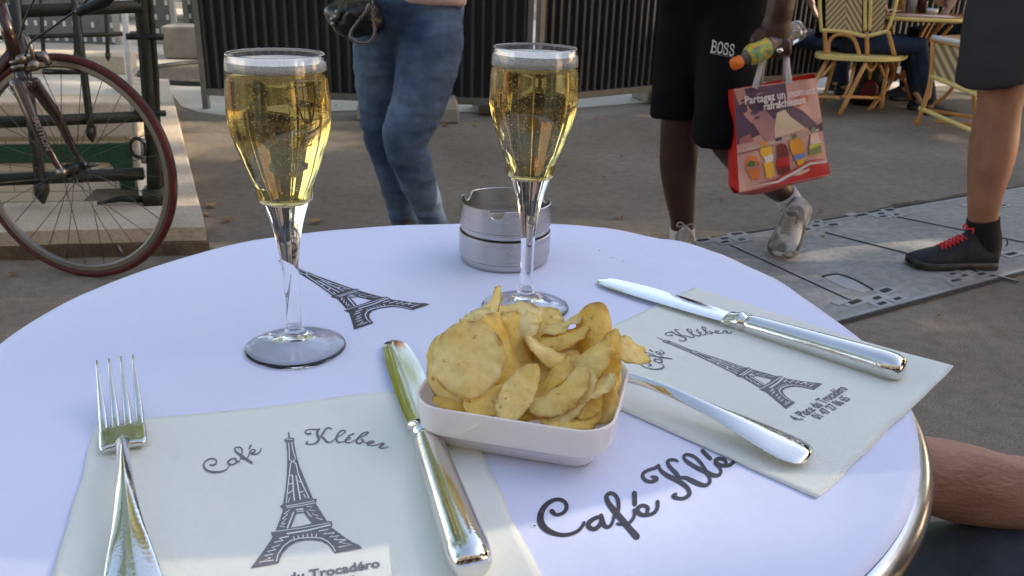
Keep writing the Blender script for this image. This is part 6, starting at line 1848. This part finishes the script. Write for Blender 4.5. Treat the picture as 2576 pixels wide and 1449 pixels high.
# people at the far table
m_dj = denim("dark_denim", (.012, .022, .05), (.022, .040, .085), None)
def seated(name, label, hip, knee, foot, sh_z, legm, topm_, arm=None, hairm=None, lean=0, face=1, ls=.0):
    t = thing("person", (hip[0], hip[1], 0), label, "person", None)
    hip, knee, foot = Vector(hip), Vector(knee), Vector(foot)
    g = MB(); sd = Vector((0, 1, 0)) if abs(knee.x - hip.x) > abs(knee.y - hip.y) else Vector((1, 0, 0))
    h2, k2, f2 = hip + sd * .2, knee + sd * .22, foot + sd * .2
    for a, b, c in ((hip, knee, foot), (h2, k2, f2)):
        g.tube([a, a.lerp(b, .5), b, b.lerp(c, .4), c], [.085, .078, .062, .055, .045], 14)
    g2 = MB(); g2.v = list(g.v); g2.f = list(g.f); g2.m = list(g.m)
    mid = (hip + h2) / 2; tp_ = mid + Vector((lean, 0, .52))
    gb = MB()
    for a, b, c in ((hip, knee, foot), (h2, k2, f2)): gb.tube([a, b, c, c + Vector((0, 0, -.04))], [.06, .045, .035, .03], 12)
    gb.tube([mid, mid.lerp(tp_, .5), tp_ - Vector((0, 0, .05)), tp_], [(.14, .11), (.13, .1), (.18, .09), (.07, .06)], 16, up=(0, 1, 0))
    gb.tube([tp_ - Vector((0, 0, .02)), tp_ + Vector((0, 0, .09))], .052, 12); hc_ = tp_ + Vector((0, 0, .18)); gb.sphere(hc_, (.08, .09, .115), 16, 12); gb.sphere(hc_ + Vector((.08 * face, 0, -.01)), (.02, .012, .02), 8, 6)
    for i, path in enumerate(arm or []):
        pp = [Vector(p) for p in path]; gb.tube(pp, [.045] + [.038] * (len(pp) - 2) + [.03], 12)
        e = pp[-1]; d_ = (pp[-1] - pp[-2]).normalized()
        gb.tube([e, e + d_ * .09], [(.03, .02), (.036, .016)], 10)
        for k in range(4): gb.tube([e + d_ * .08 + Vector((0, -.025 + .017 * k, 0)), e + d_ * .15 + Vector((0, -.025 + .017 * k, -.01))], [.009, .007], 8)
    blend("body", gb, m_skin_p, t, .011, 3)
    g2.tube([mid + Vector((0, 0, -.03)), mid + Vector((0, 0, .1))], [(.17, .13), (.15, .12)], 16, up=(0, 1, 0))
    blend("trousers", g2, legm, t, .012, 4, .6, .006, 8)
    gt = MB(); gt.tube([mid + Vector((0, 0, .02)), mid.lerp(tp_, .5), tp_ - Vector((0, 0, .05)), tp_], [(.165, .135), (.15, .12), (.2, .11), (.08, .07)], 18, up=(0, 1, 0))
    for path in arm or []: gt.tube([Vector(path[0]), Vector(path[0]).lerp(Vector(path[1]), .5)], [.065, .06], 12)
    blend("top", gt, topm_, t, .012, 4)
    if hairm:
        g = MB(); g.sphere(hc_ + Vector((-.01 * face, 0, .02)), (.09, .1, .115), 16, 12); g.tube([hc_ + Vector((-.04 * face, 0, 0)), hc_ + Vector((-.05 * face, -.02, -.2)), hc_ + Vector((.03 * face, -.09, -.45 - ls))], [.08, .07, .03], 12); g.build("hair", hairm, t)
    for f in (foot, f2): shoe(t, f + Vector((-.06 * face, 0, -f.z)), f + Vector((.2 * face, 0, -f.z)), m_bshoe, m_bsole, .09, .045)
    return t
hip = D(2120, 110, 6.2); kn = D(2318, 104, 6.12); ft_ = D(2330, 268, 6.2)
seated("s", "person in dark jeans seated on the chevron backed rattan chair", (hip.x, 6.22, hip.z), (kn.x, 6.12, kn.z - .03), (ft_.x, 6.15, .08), 1, m_dj, m_blk, arm=[[(hip.x + .02, 6.05, hip.z + .46), D(2200, -60, 6.1), D(2222, 18, 6.25), ]], hairm=m_hair_b, face=1)
hip = D(2490, 95, 6.75); kn = D(2330, 90, 6.75); ft_ = D(2300, 235, 6.8)
seated("s", "person in black with long brown hair seated across the far café table", (hip.x, 6.8, hip.z), (kn.x, 6.75, kn.z), (ft_.x, 6.8, .08), 1, m_blk, m_blk, arm=[[(hip.x - .05, 6.6, hip.z + .44), D(2420, -45, 6.6), D(2385, 20, 6.55)]], hairm=m_hair_b, face=-1, ls=.12)
hip = D(1985, 95, 7.0); kn = D(2100, 100, 7.1); ft_ = D(2110, 215, 7.1)
seated("s", "person seated far back left of the rattan chair with arm raised", (hip.x, 7.0, hip.z), (kn.x, 6.95, kn.z), (ft_.x, 7.0, .08), 1, m_dj, m_blk, arm=[[(hip.x + .02, 6.85, hip.z + .46), D(2020, -40, 6.8), D(2042, 12, 6.75)]], hairm=m_hair_b, face=1)
# rucksack under the table
rk = thing("rucksack", D(2178, 275, 6.5), "black rucksack with a red panel standing under the rattan chair", "bag")
c = D(2178, 240, 6.5)
g = MB(); g.tube([Vector((c.x, 6.5, .01)), Vector((c.x, 6.5, .1)), Vector((c.x, 6.5, .28)), Vector((c.x, 6.5, .36)), Vector((c.x, 6.5, .39))], [(.11, .08), (.13, .09), (.12, .08), (.08, .06), (.03, .03)], 16, up=(0, 1, 0), power=3); g.build("rucksack_body", m_bag, rk)
g = MB(); g.sphere((c.x - .02, 6.41, .12), (.07, .03, .08), 14, 10); g.build("pocket", mat("red_nylon", (.12, .01, .012), .6), rk)

# ------------------------------------------------------------ fallen leaves
m_fl = [mat("dry_leaf_a", (.30, .19, .08), .8, col2=(.42, .30, .15), nscale=60), mat("dry_leaf_b", (.20, .11, .045), .8, col2=(.32, .18, .07), nscale=60)]
LV = [(532, 522, 34, "tan leaf with upturned edge by the kerb corner"), (572, 560, 30, "brown leaf on the asphalt between kerb and table"), (796, 563, 36, "curled brown leaf beside the left flute's stem"), (603, 408, 16, "small orange leaf left of the left flute"), (520, 545, 24, "greenish leaf fragment tight against the kerb corner"), (505, 462, 10, "tiny yellow leaf at the foot of the kerb"), (845, 268, 10, "small leaf by the paving edge right of the left flute"), (1120, 318, 26, "leaf by the concrete foot near the woman's knee"), (1195, 318, 22, "leaf lying flat beyond the woman's knee"), (1563, 397, 13, "pale leaf on open asphalt right of the right flute"), (1520, 448, 16, "pale leaf low on the asphalt beside the right flute"), (1560, 552, 24, "tan leaf beyond the far edge of the table"), (1498, 302, 12, "dark leaf on the paving behind the right flute"), (1215, 448, 14, "small pale leaf above the ashtray"), (1170, 420, 13, "small leaf right of the woman's shin"), (1815, 505, 16, "pale leaf behind the walking man's heel"), (2070, 600, 14, "tiny leaf by the swinging trainer"), (2065, 535, 18, "leaf caught along the crack in the asphalt"), (2240, 512, 14, "yellow leaf at the crack nearest the rattan seat"), (2352, 312, 12, "white speck of litter near the low rattan seat"), (2378, 408, 14, "pale scrap on the asphalt in front of the low rattan seat"), (38, 695, 26, "tan leaf under the bicycle wheel"), (2590, 758, 14, "leaf at the right edge beyond the slabs"), (1710, 560, 10, "small leaf behind the white sock"), (620, 285, 14, "leaf on the paving below the hoarding corner"), (2360, 800, 14, "yellow leaf just below the grey slabs")]
for i, (x, y, w, lab) in enumerate(LV):
    p = T(x, y, 0); s = w / ppm(p) / 2; rnd = random.Random(i); a0 = rnd.uniform(0, 6.28)
    g = MB(); ring = []; K = 22
    for k in range(K):
        t_ = 2 * math.pi * k / K
        r_ = s * (.62 + .30 * abs(math.cos(2.5 * t_)) + .1 * rnd.random())
        xx, yy = r_ * math.cos(t_), r_ * .8 * math.sin(t_)
        ring.append((p.x + xx * math.cos(a0) - yy * math.sin(a0), p.y + xx * math.sin(a0) + yy * math.cos(a0), .010 + .22 * s * (rnd.random() * .5 + abs(math.sin(t_ + i)))))
    inner = [(p.x + (q[0] - p.x) * .45, p.y + (q[1] - p.y) * .45, .009 + .03 * s) for q in ring]
    g.rings([inner, ring], caps=False); g.f.append(tuple(range(K))); g.m.append(0)
    o = g.build("fallen_leaf", m_fl[i % 2]); sd = o.modifiers.new("t", 'SOLIDIFY'); sd.thickness = .0008
    tag(o, lab, "leaf" if "litter" not in lab and "scrap" not in lab else "litter", "fallen leaves on the ground")
